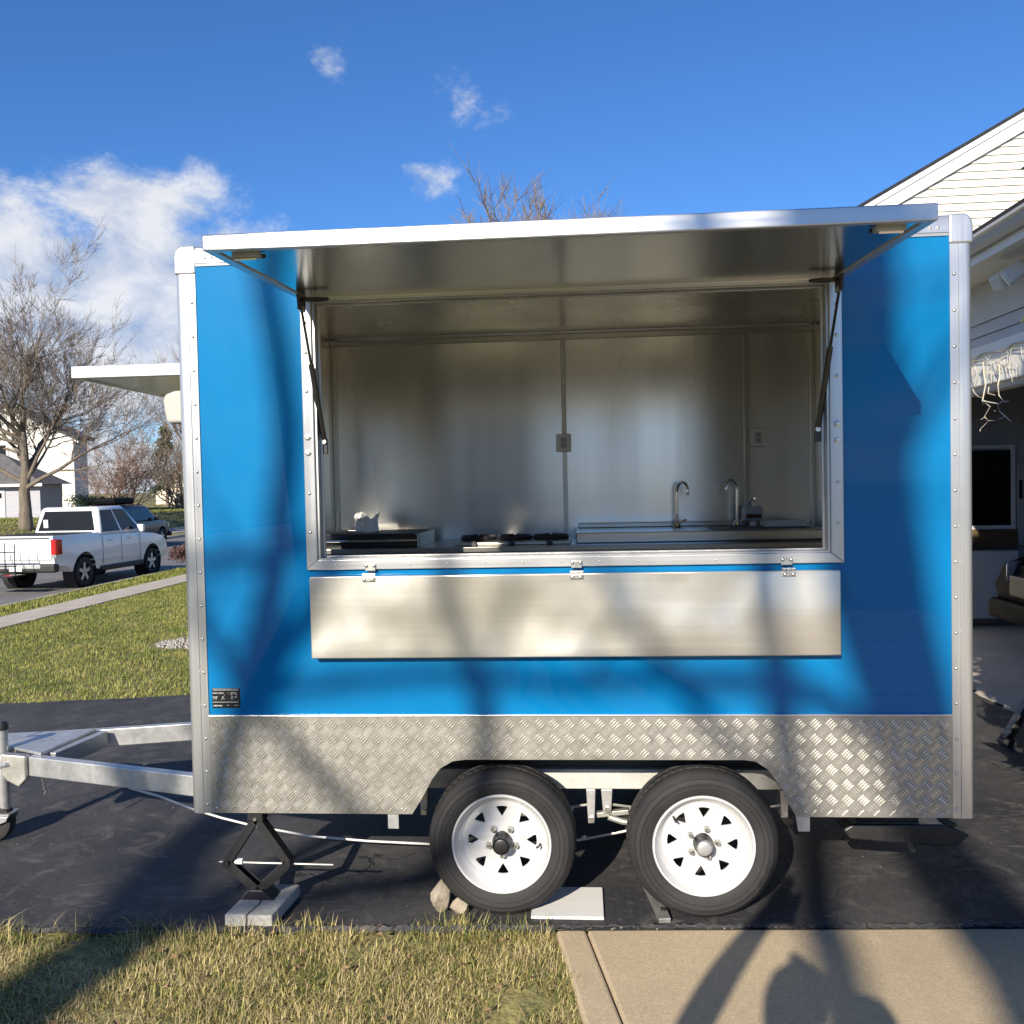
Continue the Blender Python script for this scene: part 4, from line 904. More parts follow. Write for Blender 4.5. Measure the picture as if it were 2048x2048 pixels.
b.tube([(XG-.052, 3.6+.2*k, 2.85+.025*math.sin(k*1.7+1)) for k in range(14)], .004, 5)
b.build('bare_vine', mat('bleached_vine', (.52,.47,.38), .9), label='bleached leafless vine hanging from the white garage header', cat='vine')
# folding stand by the apron
FS = thing('folding_stand', 'black metal stand with a splayed leg beside the garage apron', 'stand', (2.9, 2.45, 0))
for (a, c, yy) in (((2.84,.012),(3.16,.62),2.46), ((3.52,.012),(3.20,.62),2.46), ((2.84,.012),(3.16,.62),1.75), ((3.52,.012),(3.20,.62),1.75)):
    lg = MB().bar((a[0], yy, a[1]+.03), (c[0], yy, c[1]), .075, .045, up=(1,0,.4)).build('leg', M_blackm, FS, bevel=.006)
    MB().bar((a[0]-.012, yy, a[1]-.003), (a[0]+.02, yy, a[1]+.055), .09, .07, up=(1,0,.4)).build('rubber_foot', M_rubber, lg, bevel=.012)
MB().bar((3.18, 1.65, .65), (3.18, 2.56, .65), .10, .06).build('top_beam', M_blackm, FS, bevel=.006)
for yy in (2.46, 1.75): MB().bar((2.98, yy-.05, .26), (3.38, yy-.05, .26), .012, .03).build('brace', M_blackm, FS)
MB().bar((2.93, 1.75, .19), (2.93, 2.46, .19), .02, .02).build('brace', M_blackm, FS)

# ------------------------------------------------------------------ vehicles
M_white_car = mat('white_car_paint', (.76, .77, .78), .25, coat=1, coat_rough=.03)
M_navy = mat('navy_car_paint', (.006, .009, .018), .35, spec=.3, coat=.3, coat_rough=.05)
M_black_car = mat('black_car_paint', (.006, .006, .007), .4, spec=.02)
M_glass = mat('tinted_glass', (.008, .010, .013), .05, spec=.35)
M_trimb = mat('black_plastic', (.02, .02, .02), .55)
M_tail = mat('red_lens', (.42, .012, .015), .12, coat=1)
M_lens = mat('clear_lens', (.55, .57, .60), .08, .6, coat=1)
def swell(o, k, zc, zs, y0, y1, ends=.05):
    """give slab sides a real section: cut levels into the mesh, then curve them in plan and section"""
    me = o.data; bm = bmesh.new(); bm.from_mesh(me)
    for z in (.52, .66, .80, .94, 1.06, 1.16): bmesh.ops.bisect_plane(bm, geom=bm.verts[:]+bm.edges[:]+bm.faces[:], plane_co=(0,0,z), plane_no=(0,0,1))
    for y in (y0+.5, y0+1.2, (y0+y1)/2, y1-1.4, y1-.9, y1-.4): bmesh.ops.bisect_plane(bm, geom=bm.verts[:]+bm.edges[:]+bm.faces[:], plane_co=(0,y,0), plane_no=(0,1,0))
    for v in bm.verts:
        f = 1-k*((v.co.z-zc)/zs)**2; t = abs((v.co.y-(y0+y1)/2)/((y1-y0)/2)); f *= 1-ends*max(0,(t-.6)/.4)**2
        v.co.x *= f
    bm.to_mesh(me); bm.free()
def car_wheel(root, x, y, z, r_, side, rimm=M_galv, w=.24):
    """x across, y along; side=+1 right"""
    s = side
    t = MB().lathe([(r_*.62, 0), (r_*.66, .012*s), (r_*.85, .02*s), (r_*.96, .0*s), (r_, -.03*s), (r_, -(w-.03)*s), (r_*.94, -w*s), (r_*.6, -w*s)], (x, y, z), 'x', 28).build('wheel', M_rubber, root, smooth=True, ang=40)
    b = MB().lathe([(r_*.64, .004*s), (r_*.60, -.015*s), (r_*.57, -.07*s), (0.001, -.08*s)], (x, y, z), 'x', 28)
    b.build('rim', M_trimb, t, smooth=True)
    for k in range(5):
        a = 2*math.pi*k/5 + .3
        MB().bar((x-.010*s, y+.05*r_*math.cos(a), z+.05*r_*math.sin(a)), (x-.012*s, y+.60*r_*math.cos(a), z+.60*r_*math.sin(a)), .085*r_/.36, .02, up=(1,0,0)).build('spoke', rimm, t, bevel=.006)
def arch_pts(yc, zc, r_, z0, n=9, rev=False):
    pts = []
    a0 = math.asin((z0-zc)/r_) if abs(z0-zc) < r_ else 0
    for k in range(n):
        a = (math.pi-a0) + (a0-(math.pi-a0))*k/(n-1); pts.append((yc+r_*math.cos(a), zc+r_*math.sin(a)))
    return pts
def place(root, loc, rz):
    root.location = loc; root.rotation_euler = (0, 0, rz)
def cabin(root, base, top, z0, z1, paint, wins, rails=None):
    """base/top = (xhalf, y0, y1) : greenhouse loft; wins: list of (side, u0,u1,v0,v1) panes slightly proud"""
    bx, b0, b1 = base; tx, t0, t1 = top
    c = [(-bx,b0,z0),(bx,b0,z0),(bx,b1,z0),(-bx,b1,z0),(-tx,t0,z1),(tx,t0,z1),(tx,t1,z1),(-tx,t1,z1)]
    cab = MB().add(c, [(0,3,2,1),(4,5,6,7),(0,1,5,4),(1,2,6,5),(2,3,7,6),(3,0,4,7)]).build('cabin', paint, root, bevel=.11, seg=4, smooth=True, ang=50)
    quad = {'rear': (0,1,5,4), 'right': (1,2,6,5), 'front': (2,3,7,6), 'left': (3,0,4,7)}
    for side, u0, u1, v0, v1 in wins:
        A, B, C_, D = [Vector(c[i]) for i in quad[side]]
        def P(u, v): return A.lerp(B, u).lerp(D.lerp(C_, u), v)
        n = (B-A).cross(D-A).normalized()
        pts = [P(u0,v0), P(u1,v0), P(u1-.03,v1), P(u0+.03,v1)] if side in ('rear','front') else [P(u0,v0), P(u1,v0), P(u1,v1), P(u0,v1)]
        q = [p+n*.006 for p in pts] + [p-n*.02 for p in pts]
        MB().add(q, [(0,1,2,3),(7,6,5,4),(0,4,5,1),(1,5,6,2),(2,6,7,3),(3,7,4,0)]).build('window', M_glass, cab, bevel=.004)
    return cab
def pickup():
    t = thing('pickup_truck', 'white pickup truck parked along the kerb, seen from behind', 'truck')
    L_, W = 5.3, .97; r_ = .375; yr, yf = 1.10, 4.28
    prof = [(.02,.62),(.0,.80),(.02,1.27),(.05,1.30),(1.78,1.30),(1.80,1.22),(3.72,1.20),(4.4,1.14),(4.95,1.04),(5.18,.90),(5.25,.70),(5.22,.50),(5.0,.42)]
    low = arch_pts(yf, r_+.02, .47, .42)[::-1] + [(3.6,.38),(1.8,.38)] + arch_pts(yr, r_+.02, .47, .42)[::-1] + [(.5,.55)]
    poly = prof + low
    b = MB().prism(poly, 'x', -W, W); body = b.build('body', M_white_car, t, bevel=.06, seg=3, smooth=True, ang=50); swell(body, .045, .80, .45, 0, 5.25, .10)
    for s in (-1, 1):
        for yc in (yr, yf):
            MB().lathe([(.465,0),(.465,-.30*s)], (s*(W-.02), yc, r_+.02), 'x', 24).build('wheel_well', M_dark, t, smooth=True)
            car_wheel(t, s*(W-.03), yc, r_, r_, s)
    MB().box(-.80, .80, .10, 1.70, 1.285, 1.312).build('bed_cover', M_trimb, t, bevel=.02)
    MB().box(-.82, .82, -.03, .02, .74, 1.24).build('tailgate', M_white_car, t, bevel=.03, seg=3)
    MB().box(-.80, .80, -.045, -.031, 1.235, 1.265).build('tailgate_cap', M_trimb, t, bevel=.01)
    MB().box(-.96, .96, -.14, .08, .46, .66).build('rear_bumper', M_trimb, t, bevel=.05, seg=3)
    MB().box(-.62, .62, -.155, -.141, .56, .65).build('bumper_step', M_galv, t, bevel=.01)
    for s in (-1, 1):
        MB().prism([(s*.82,-.035),(s*.93,-.028),(s*.955,.04),(s*.965,.20),(s*.93,.20),(s*.91,.05),(s*.82,.0)], 'z', .86, 1.22).build('tail_lamp', M_tail, t, bevel=.02)
        MB().box(*sorted((s*.84, s*.96)), -.056, -.04, .80, .87).build('reverse_lamp', M_lens, t, bevel=.008)
        MB().box(*sorted((s*.90, s*1.0)), 1.75, 3.75, .33, .46).build('sill', M_trimb, t, bevel=.03)
        # mirror, handles, door lines
        MB().box(*sorted((s*.98, s*1.18)), 3.42, 3.55, 1.22, 1.42).build('mirror', M_white_car if s > 0 else M_white_car, t, bevel=.04, seg=3)
        for y in (2.15, 3.05): MB().box(*sorted((s*.975, s*1.0)), y, y+.18, 1.06, 1.10).build('door_handle', M_chrome, t, bevel=.01)
        for y in (1.86, 2.72, 3.62): MB().box(*sorted((s*.968, s*.9715)), y, y+.012, .50, 1.19).build('door_gap', M_dark, t)
    cabin(t, (.93, 1.80, 4.05), (.78, 1.98, 3.15), 1.19, 1.93, M_white_car, [('rear',.07,.93,.20,.86), ('right',.06,.45,.14,.88), ('right',.49,.90,.14,.88), ('left',.10,.51,.14,.88), ('left',.55,.94,.14,.88), ('front',.07,.93,.10,.9)])
    MB().prism([(2.02,1.925),(2.10,1.925),(2.06,2.04)], 'x', -.015, .015).build('antenna_fin', M_white_car, t)
    MB().box(-.62, -.50, 1.845, 1.86, 1.42, 1.62).build('window_sticker', M_paper, t); 
    MB().box(-.16, .16, -.163, -.156, .50, .60).build('number_plate', M_white, t)
    # hitch carrier
    MB().bar((0,-.75,.44), (0,.2,.44), .06, .06).build('hitch_bar', M_blackm, t)
    return t
pk = pickup(); place(pk, (-12.93, 16.15, -.47), R(-4)); pk.scale = (1, .94, 1)
def carrier():
    c = thing('hitch_rack', 'thin black hitch rack mounted behind the white pickup', 'rack')
    for z in (.66, .98): MB().tube([(-.75,-.62,z),(.36,-.62,z)], .014, 6).build('rack_rail', M_blackm, c, smooth=True)
    for x in (-.7,-.35,-.1,.1,.34): MB().tube([(x,-.62,.44),(x,-.60,1.20-.12*abs(x))], .012, 6).build('rack_upright', M_blackm, c, smooth=True)
    MB().box(-.75, .36, -.75, -.30, .43, .455).build('rack_deck', M_blackm, c)
    MB().box(.14, .32, -.70, -.66, .42, .47).build('rack_reflector', M_tail, c)
    return c
cr_ = carrier(); place(cr_, (-12.93, 16.15, -.47), R(-4))
def suv(name, label, paint, box=True):
    t = thing(name, label, 'car'); W = .94; r_ = .36; yr, yf = .95, 3.75
    prof = [(.05,.55),(.0,.75),(.06,1.08),(3.45,1.08),(4.2,1.02),(4.6,.90),(4.70,.70),(4.65,.45),(4.5,.36)]
    low = arch_pts(yf, r_+.01, .45, .40)[::-1] + [(3.1,.34),(1.5,.34)] + arch_pts(yr, r_+.01, .45, .40)[::-1] + [(.35,.42)]
    MB().prism(prof+low, 'x', -W, W).build('body', paint, t, bevel=.06, seg=3, smooth=True, ang=50); swell([c for c in t.children if c.name.startswith('body')][0], .05, .72, .4, 0, 4.7, .12)
    for s in (-1, 1):
        for yc in (yr, yf):
            MB().lathe([(.445,0),(.445,-.3*s)], (s*(W-.02), yc, r_+.01), 'x', 20).build('wheel_well', M_dark, t, smooth=True)
            car_wheel(t, s*(W-.02), yc, r_, r_, s)
        MB().box(*sorted((s*.95, s*1.13)), 2.95, 3.08, 1.10, 1.27).build('mirror', paint, t, bevel=.03)
        MB().prism([(s*.60,4.70),(s*.93,4.45),(s*.945,4.30),(s*.90,4.28),(s*.58,4.6)], 'z', .74, .93).build('headlamp', M_lens, t, bevel=.02)
        MB().prism([(s*.62,-.02),(s*.95,.0),(s*.955,.25),(s*.92,.25),(s*.62,.10)], 'z', .82, 1.04).build('tail_lamp', M_tail, t, bevel=.02)
    MB().box(-.93, .93, 4.55, 4.74, .36, .56).build('front_bumper', paint, t, bevel=.05, seg=3)
    MB().box(-.93, .93, -.06, .15, .42, .66).build('rear_bumper', M_trimb, t, bevel=.05, seg=3)
    MB().box(-.5, .5, 4.66, 4.72, .62, .82).build('grille', M_blackm, t, bevel=.02)
    cabin(t, (.90, .10, 3.5), (.72, .45, 2.75), 1.06, 1.72, paint, [('rear',.06,.94,.12,.86), ('right',.05,.30,.10,.86), ('right',.33,.60,.10,.88), ('right',.63,.93,.10,.86), ('left',.07,.37,.10,.86), ('left',.40,.67,.10,.88), ('left',.70,.95,.10,.86), ('front',.06,.94,.08,.9)])
    for s in (-1, 1): MB().tube([(s*.62,.6,1.76),(s*.62,2.6,1.76)], .02, 6).build('roof_rail', M_trimb, t, smooth=True)
    if box: MB().box(-.45, .45, .7, 2.3, 1.79, 2.06).build('roof_box', M_black_car, t, bevel=.09, seg=3)
    return t
sv = suv('parked_suv', 'dark navy SUV with black roof box parked across the street', M_navy); place(sv, (-18.45, 29.3, -.47), R(2))
gc = suv('parked_car', 'black car nosing out of the open garage', M_black_car, False); place(gc, (8.86, 4.75, .012), R(90))
# headlamp and bumper corner of the garage car that show beside the trailer are part of the build above

# ------------------------------------------------------------------ far houses
def house(name, label, x0, x1, y0, y1, zg, ze, zr, wall, roofm, ridge='y', wins=(), door=None):
    """gable house; ridge along y (gable faces the camera) or along x"""
    h = thing(name, label, 'house', ((x0+x1)/2, (y0+y1)/2, zg))
    if ridge == 'y':
        xm = (x0+x1)/2; MB().prism([(x0,zg-.3),(x1,zg-.3),(x1,ze),(xm,zr),(x0,ze)], 'y', y0, y1).build('wall', wall, h)
        k = (zr-ze)/(xm-x0); o = .35
        for s, xe in ((-1, x0), (1, x1)):
            MB().prism([(xe+s*o, ze-k*o+.02), (xm, zr+.02), (xm, zr+.2), (xe+s*o, ze-k*o+.2)], 'y', y0-.3, y1+.3).build('roof', roofm, h)
            MB().prism([(xe+s*o, ze-k*o-.16), (xm, zr-.16), (xm, zr+.015), (xe+s*o, ze-k*o+.015)], 'y', y0-.06, y0-.005).build('rake_board', M_whitepaint, h)
    else:
        ym = (y0+y1)/2; MB().prism([(y0,zg-.3),(y1,zg-.3),(y1,ze),(ym,zr),(y0,ze)], 'x', x0, x1).build('wall', wall, h)
        k = (zr-ze)/(ym-y0); o = .4
        for s, ye in ((-1, y0), (1, y1)):
            MB().prism([(ye+s*o, ze-k*o+.02), (ym, zr+.02), (ym, zr+.2), (ye+s*o, ze-k*o+.2)], 'x', x0-.3, x1+.3).build('roof', roofm, h)
        MB().box(x0-.3, x1+.3, y0-.47, y0-.38, ze-k*.4-.16, ze-k*.4+.03).build('eave_board', M_whitepaint, h)
    for (a, c, z0, z1) in wins:
        w = MB().box(a, c, y0-.03, y0+.02, z0, z1).build('window', M_glassdark, h)
        for bx in ((a-.1,c+.1,z1,z1+.1),(a-.1,c+.1,z0-.1,z0),(a-.1,a,z0,z1),(c,c+.1,z0,z1),((a+c)/2-.04,(a+c)/2+.04,z0,z1)): MB().box(bx[0],bx[1],y0-.06,y0-.031,bx[2],bx[3]).build('window_trim', M_whitepaint, w)
    if door:
        a, c, z1 = door; d = MB().box(a, c, y0-.05, y0+.02, zg, z1).build('garage_door', M_siding_shade, h)
        for k in range(1, 5): MB().box(a, c, y0-.062, y0-.051, zg+(z1-zg)*k/5-.015, zg+(z1-zg)*k/5+.015).build('door_rib', M_siding_shade, d)
        for k in range(6):
            xx = a+.3+(c-a-.6)*k/5; MB().box(xx-.14, xx+.14, y0-.062, y0-.051, z1-.42, z1-.15).build('door_pane', M_glassdark, d)
    return h
M_roofg = mat('grey_roof', (.10, .095, .10), .9, noise=((3,3,3), .3, 4)); M_roofb = mat('brown_roof', (.17, .105, .07), .9, noise=((3,3,3), .25, 4))
M_hw = mat('white_house_siding', (.74, .72, .66), .6, noise=((.3,.3,14), .06, 3)); M_hc = mat('cream_house_siding', (.72, .65, .50), .6, noise=((.3,.3,14), .06, 3))
M_shade_grey = mat('shade_grey_house_siding', (.36, .36, .40), .6, noise=((.3,.3,14), .08, 3))  # last siding: grey-lavender of a shaded wall put into the paint
house('white_house', 'tall white gabled house behind the large bare tree', -38.6, -30.2, 48, 49.5, .8, 5.15, 7.1, M_hw, M_roofg, 'y', wins=((-32.5,-31.1,1.75,2.6),(-35.8,-34.4,3.6,4.8)))
gh = house('garage_house', 'low garage, shade put in as grey, with dark hipped roof beside the white house', -38, -28.0, 41, 43, .6, 2.36, 2.37, M_shade_grey, M_roofg, 'x', door=(-34.9, -29.9, 2.05))
for c in list(gh.children):
    if c.name.startswith('roof') or c.name.startswith('eave'): bpy.data.objects.remove(c)
MB().add([(-38.4,40.6,2.33),(-27.6,40.6,2.33),(-27.6,43.4,2.33),(-38.4,43.4,2.33),(-35,42.0,4.0),(-30.6,42.0,4.0)], [(0,1,5,4),(1,2,5),(2,3,4,5),(3,0,4),(0,3,2,1)]).build('hipped_roof', M_roofg, gh)
MB().box(-38.4, -27.6, 40.55, 40.598, 2.22, 2.36).build('eave_board', M_whitepaint, gh)
house('cream_house', 'small cream gabled house with brown roof far down the street', -37.9, -32.6, 74, 84, .0, 1.9, 3.95, M_hc, M_roofb, 'y', wins=((-36.0,-35.0,.7,1.5),))
house('brown_roof_house', 'house with a long brown roof right of the cream gable', -33.4, -22, 80, 88, .0, 1.9, 4.2, M_hc, M_roofb, 'x')
# the neighbour behind the camera that the glossy panel mirrors
house('neighbour_house', 'two storey house behind the photographer, mirrored in the blue panel', -10.5, -1, -38, -30, 0, 5.6, 9.2, mat('taupe_siding', (.30,.26,.21), .7, noise=((.3,.3,14), .08, 3)), M_roofg, 'x')
MB().box(-60, 60, -70, -69, -1, 0).build('garden_wall', M_conc, label='low wall far behind the photographer', cat='wall') if False else None

# ------------------------------------------------------------------ trees
def branchy(bt, bc, p, d, l, r_, dep, rg, up=.10, spread=.75, kids=(5,7), minr=.006, thick=.05, wig=.16):
    n = 5 if dep > 1 else 3
    pts = [Vector(p)]; rs = [r_]; dd = Vector(d)
    for k in range(n):
        dd = (dd + Vector((rg.gauss(0,wig), rg.gauss(0,wig), rg.gauss(0,wig)*.7+up))).normalized()
        pts.append(pts[-1] + dd*l/n); rs.append(max(minr*.6, r_*(1-.72*(k+1)/n)))
    (bt if r_ > thick else bc).tube(pts, rs, 8 if r_ > .12 else (6 if r_ > .04 else 3), caps=False)
    if dep == 0: return
    m = rg.randint(*kids)
    for k in range(m):
        t = rg.uniform(.25, 1) if k else 1.0
        i = min(n-1, int(t*n)); f = t*n - i; q = pts[i].lerp(pts[min(n, i+1)], f); base = (pts[min(n,i+1)]-pts[i]).normalized()
        a = Vector((rg.gauss(0,1), rg.gauss(0,1), rg.gauss(0,1))); a = (a - base*a.dot(base)).normalized()
        ang = rg.uniform(.45, 1.0)*spread if k else .2
        nd = (base*math.cos(ang) + a*math.sin(ang)).normalized()
        branchy(bt, bc, q, nd, l*rg.uniform(.5,.78)*(1-.25*t if k else 1), max(minr, r_*(1-.6*t)*rg.uniform(.45,.7)), dep-1, rg, up, spread, kids, minr, thick, wig)
def tree(name, label, base, trunk_h, r0, limbs, limb_len, dep, seed, barkm=M_bark, twigm=M_twig, lean=(0,0), group=None, up=.08, spread=.8, kids=(5,7), minr=.006, el=(.5,1.2), thick=.05, extra=()):
    t = thing(name, label, 'tree', base, group); rg = random.Random(seed); bt, bc = MB(), MB(); B = Vector(base)
    tp = [B + Vector((lean[0]*k/6*trunk_h, lean[1]*k/6*trunk_h, trunk_h*k/6)) + Vector((rg.gauss(0,.03), rg.gauss(0,.03), 0)) for k in range(7)]
    bt.tube([B-Vector((0,0,.2))]+tp, [r0*1.3, r0*1.12]+[r0*(1-.105*k) for k in range(1,7)], 12)
    branchy(bt, bc, tp[-1], Vector((rg.gauss(0,.1), rg.gauss(0,.1), 1)), limb_len*.95, r0*.36, dep, rg, up, spread, kids, minr, thick)
    for (pt, d, l, r_) in extra: branchy(bt, bc, pt, Vector(d).normalized(), l, r_, dep, rg, up*.8, spread, kids, minr, thick)
    for k in range(limbs):
        a = 2*math.pi*k/limbs + rg.uniform(-.3,.3); e = rg.uniform(*el); d = Vector((math.cos(a)*math.cos(e), math.sin(a)*math.cos(e), math.sin(e)))
        q = (k+.5)/limbs; q = .36+.64*q; st = tp[0].lerp(tp[-1], q)
        branchy(bt, bc, st, d, limb_len*rg.uniform(.85,1.1)*(1.12-.35*q), r0*rg.uniform(.30,.44), dep, rg, up, spread, kids, minr, thick)
    bt.build('trunk', barkm, t, smooth=True, ang=180, fix=False); bc.build('crown', twigm, t, fix=False)
    return t
tree('bare_tree', 'large bare spreading tree across the street, its trunk in front of the garage', (-23.75, 33.2, .40), 4.6, .27, 15, 4.1, 4, 5, minr=.0085, kids=(5,6), el=(.25,1.1), spread=.85,
     extra=[((-23.6,33.1,2.1), (.85,-.2,.42), 4.4, .10), ((-23.75,33.1,2.3), (-.8,-.2,.4), 4.5, .10)])
tree('bare_tree', 'slimmer bare tree rising beside the left end of the trailer', (-23.2, 48.5, .2), 5.0, .24, 6, 4.4, 3, 8, minr=.010, el=(.5,1.2), kids=(5,7))
tree('bare_tree', 'bare tree top showing over the middle of the trailer roof', (-.85, 20, 0), 6.0, .17, 10, 1.7, 3, 13, twigm=M_twig, minr=.008, el=(.6,1.1), kids=(6,9), up=.10, spread=.6,
     extra=[((-.85,20,5.4), (dx*1.25, dy, 1.45), 2.15, .055) for dx, dy in ((-1.15,.2),(-.75,-.3),(-.45,.4),(-.1,-.2),(.3,.3),(.65,-.2),(1.1,.1),(.9,.5),(-.95,-.5),(1.3,-.4),(.5,.1),(1.0,-.1),(-1.3,.1))])
# leafless brown shrubs behind the pickup: many stems from the ground
def shrub(name, label, c, w, h, stems, seed, twigm, cat='shrub', minr=.006, dep=2, group=None):
    t = thing(name, label, cat, c, group); rg = random.Random(seed); bt, bc = MB(), MB()
    for k in range(stems):
        a = rg.uniform(0, 6.28); e = rg.uniform(.7, 1.5); d = Vector((math.cos(a)*math.cos(e), math.sin(a)*math.cos(e), math.sin(e)))
        p = Vector(c) + Vector((rg.gauss(0,.12)*w, rg.gauss(0,.12)*w, 0))
        branchy(bt, bc, p, d, h*rg.uniform(.5,.75), minr*3.2, dep, rg, .03, .9, (4,6), minr, .001 if k == 0 else .2)
    if bt.v: bt.build('main_stem', twigm, t, fix=False)
    bc.build('branches', twigm, t, fix=False); return t
shrub('bare_shrub', 'wide brown leafless shrub behind the pickup cab', (-25.6, 44.5, .55), 3.4, 4.6, 34, 3, M_twig2, minr=.012)
shrub('bare_shrub', 'grey brown leafless thicket left of the evergreen', (-28.2, 58, .6), 4.0, 6.2, 30, 6, M_twig, minr=.016)
shrub('bare_shrub', 'russet leafless shrub in front of the cream house', (-22.6, 60, .2), 3.2, 4.0, 26, 12, mat('russet_twigs', (.24,.12,.06), .9, noise=((4,4,4),.3,3)), minr=.014)
def leafball(b, rg, c, rad, n, s):
    for _ in range(n):
        d = Vector((rg.gauss(0,1), rg.gauss(0,1), rg.gauss(0,1))).normalized()*rg.random()**.45
        p = Vector((c[0]+d.x*rad[0], c[1]+d.y*rad[1], c[2]+d.z*rad[2])); u = Vector((rg.gauss(0,1), rg.gauss(0,1), rg.gauss(0,1))).normalized(); v = u.cross(Vector((rg.gauss(0,1), rg.gauss(0,1), rg.gauss(0,1)))).normalized()
        q = s*rg.uniform(.6, 1.3); b.add([p-u*q, p+v*q*.35, p+u*q, p-v*q*.35], [(0,1,2,3)])
M_needle = mat('evergreen_needles', (.045,.065,.028), .8, noise=((1.5,1.5,1.5), .4, 4)); M_plum = mat('plum_leaves', (.095,.045,.040), .7, noise=((8,8,8), .4, 3))
def evergreen(name, label, base, h, w, seed, n=2600, s=.16):
    t = thing(name, label, 'tree', base); rg = random.Random(seed); b = MB()
    MB().tube([base, (base[0],base[1],base[2]+h*.9)], [.16,.03], 8).build('trunk', M_bark, t, smooth=True)
    for k in range(26):
        f = rg.random()**.8; z = base[2]+h*(.08+.9*f); r_ = w*(1-f)*rg.uniform(.55,1.05)+.15; a = rg.uniform(0,6.28)
        leafball(b, rg, (base[0]+.6*r_*math.cos(a), base[1]+.6*r_*math.sin(a), z), (.55*r_+.15, .55*r_+.15, h*.07), n//26, s)
    b.build('crown', M_needle, t, fix=False); return t
evergreen('evergreen_tree', 'dark green conical evergreen behind the brown shrubs', (-33.5, 67, .3), 7.0, 2.3, 4)
evergreen('evergreen_tree', 'smaller dark evergreen right of the taller one', (-30.3, 70, .2), 5.2, 1.6, 5, 1800)
def added_arborvitae():  # unseen evergreen, added to keep the sun out of the garage
    t = thing('added_arborvitae', 'unseen tall dark evergreen added right of the walk to shade the garage', 'tree', (3.0, .5, 0)); rg = random.Random(9); b = MB()
    MB().tube([(3.0,.5,-.1),(3.0,.5,4.2)], [.11,.02], 8).build('trunk', M_bark, t, smooth=True)
    for k in range(60):
        f = k/60; r_ = .80*(1-.35*max(0,(f-.75)/.25)**1.5)*(.8+.2*min(1,f*6)); a = k*2.4
        leafball(b, rg, (3.0+.5*r_*math.cos(a), .5+.5*r_*math.sin(a), .15+4.25*f), (.55*r_,.55*r_,.28), 260, .11)
    b.build('crown', M_needle, t, fix=False)
added_arborvitae()
def leafshrub(name, label, c, rad, seed, m, n, s, dark=None):
    t = thing(name, label, 'shrub', c); rg = random.Random(seed); b = MB(); st = MB()
    for k in range(16):
        a = rg.uniform(0,6.28); q = rg.random()**.5
        p = (c[0]+rad[0]*.75*q*math.cos(a), c[1]+rad[1]*.75*q*math.sin(a), c[2]+rad[2]*rg.uniform(.5,1.1)); leafball(b, rg, p, (rad[0]*.38,rad[1]*.38,rad[2]*.42), n//16, s)
        st.tube([(c[0]+.1*math.cos(a),c[1]+.1*math.sin(a),c[2]-.05), p], [.014,.004], 4)
    st.build('stems', M_twig, t, fix=False); b.build('foliage', m, t, fix=False); return t
leafshrub('plum_shrub', 'dense plum coloured shrub on the verge beside the trailer', (-9.75, 19.2, -.33), (.95,1.0,.55), 7, M_plum, 5200, .045)
leafshrub('low_hedge', 'dark low evergreen shrub behind the pickup roof', (-25.0, 41.0, .5), (1.6,1.0,.9), 8, M_needle, 2600, .09)
leafshrub('low_hedge', 'small green shrub by the far footpath near the trailer post', (-21.8, 58.0, -.2), (1.0,1.0,.6), 9, M_needle, 1200, .09)
# hazy bare woodland that closes the view
b = MB(); bt = MB(); rg = random.Random(31)
for k in range(60):
    x, y = rg.uniform(-75,-14), rg.uniform(98,125); h = rg.uniform(4,7.5)
    branchy(bt, b, (x,y,0), Vector((rg.gauss(0,.08),rg.gauss(0,.08),1)), h*.62, .10, 2, rg, .05, .8, (6,8), .02, 9)
b.build('far_woodland', M_twig, kind='stuff', fix=False, label='bare woodland closing the end of the street', cat='woodland')

# the two leaning trees behind the photographer whose shadows fall across the trailer.
# limbs are given by where their shadow meets the plane of the trailer side, then carried back up the light
YT = -14.0; KX = math.tan(R(SUN_AZ)); KZ = math.tan(R(SUN_EL))/math.cos(R(SUN_AZ))
def back(xw, zw, dy=0): 
    y = YT+dy; return Vector((xw + y*KX, y, zw - y*KZ))
def cr4(P, i, t):
    a, b_, c, d = P[max(i-1,0)], P[i], P[i+1], P[min(i+2,len(P)-1)]
    return (b_*2 + (c-a)*t + (a*2-b_*5+c*4-d)*t*t + (b_*3-a-c*3+d)*t*t*t)*.5
def shade_tree(name, label, base, limbs, seed):
    t = thing(name, label, 'tree', base); bt, bc = MB(), MB(); rg = random.Random(seed)
    for pts, r0, r1, tw in limbs:
        P = [back(*p) if len(p) < 4 else Vector(p[1:]) for p in pts]
        # densify
        Q = []
        for i in range(len(P)-1):
            for k in range(4): Q.append(cr4(P, i, k/4) + Vector((rg.gauss(0,.006), 0, rg.gauss(0,.006))))
        Q.append(P[-1]); n = len(Q)
        (bt if r0 > .1 else bc).tube(Q, [r0+(r1-r0)*k/(n-1) for k in range(n)], 10 if r0 > .1 else 6)
        for _ in range(tw):
            i = rg.randint(n//2, n-1); d = Vector((rg.gauss(0,1), rg.gauss(0,.7), rg.uniform(.1,1.2))).normalized()
            branchy(bt, bc, Q[i], d, rg.uniform(.7,1.5), .018, 1, rg, .05, .8, (2,4), .006, 9)
    bt.build('trunk', M_bark, t, smooth=True, ang=180, fix=False); bc.build('crown', M_twig, t, smooth=True, ang=180, fix=False)
    return t
gB = back(2.6, 0); gB.z = 0; gC = back(-1.0, 0); gC.z = 0
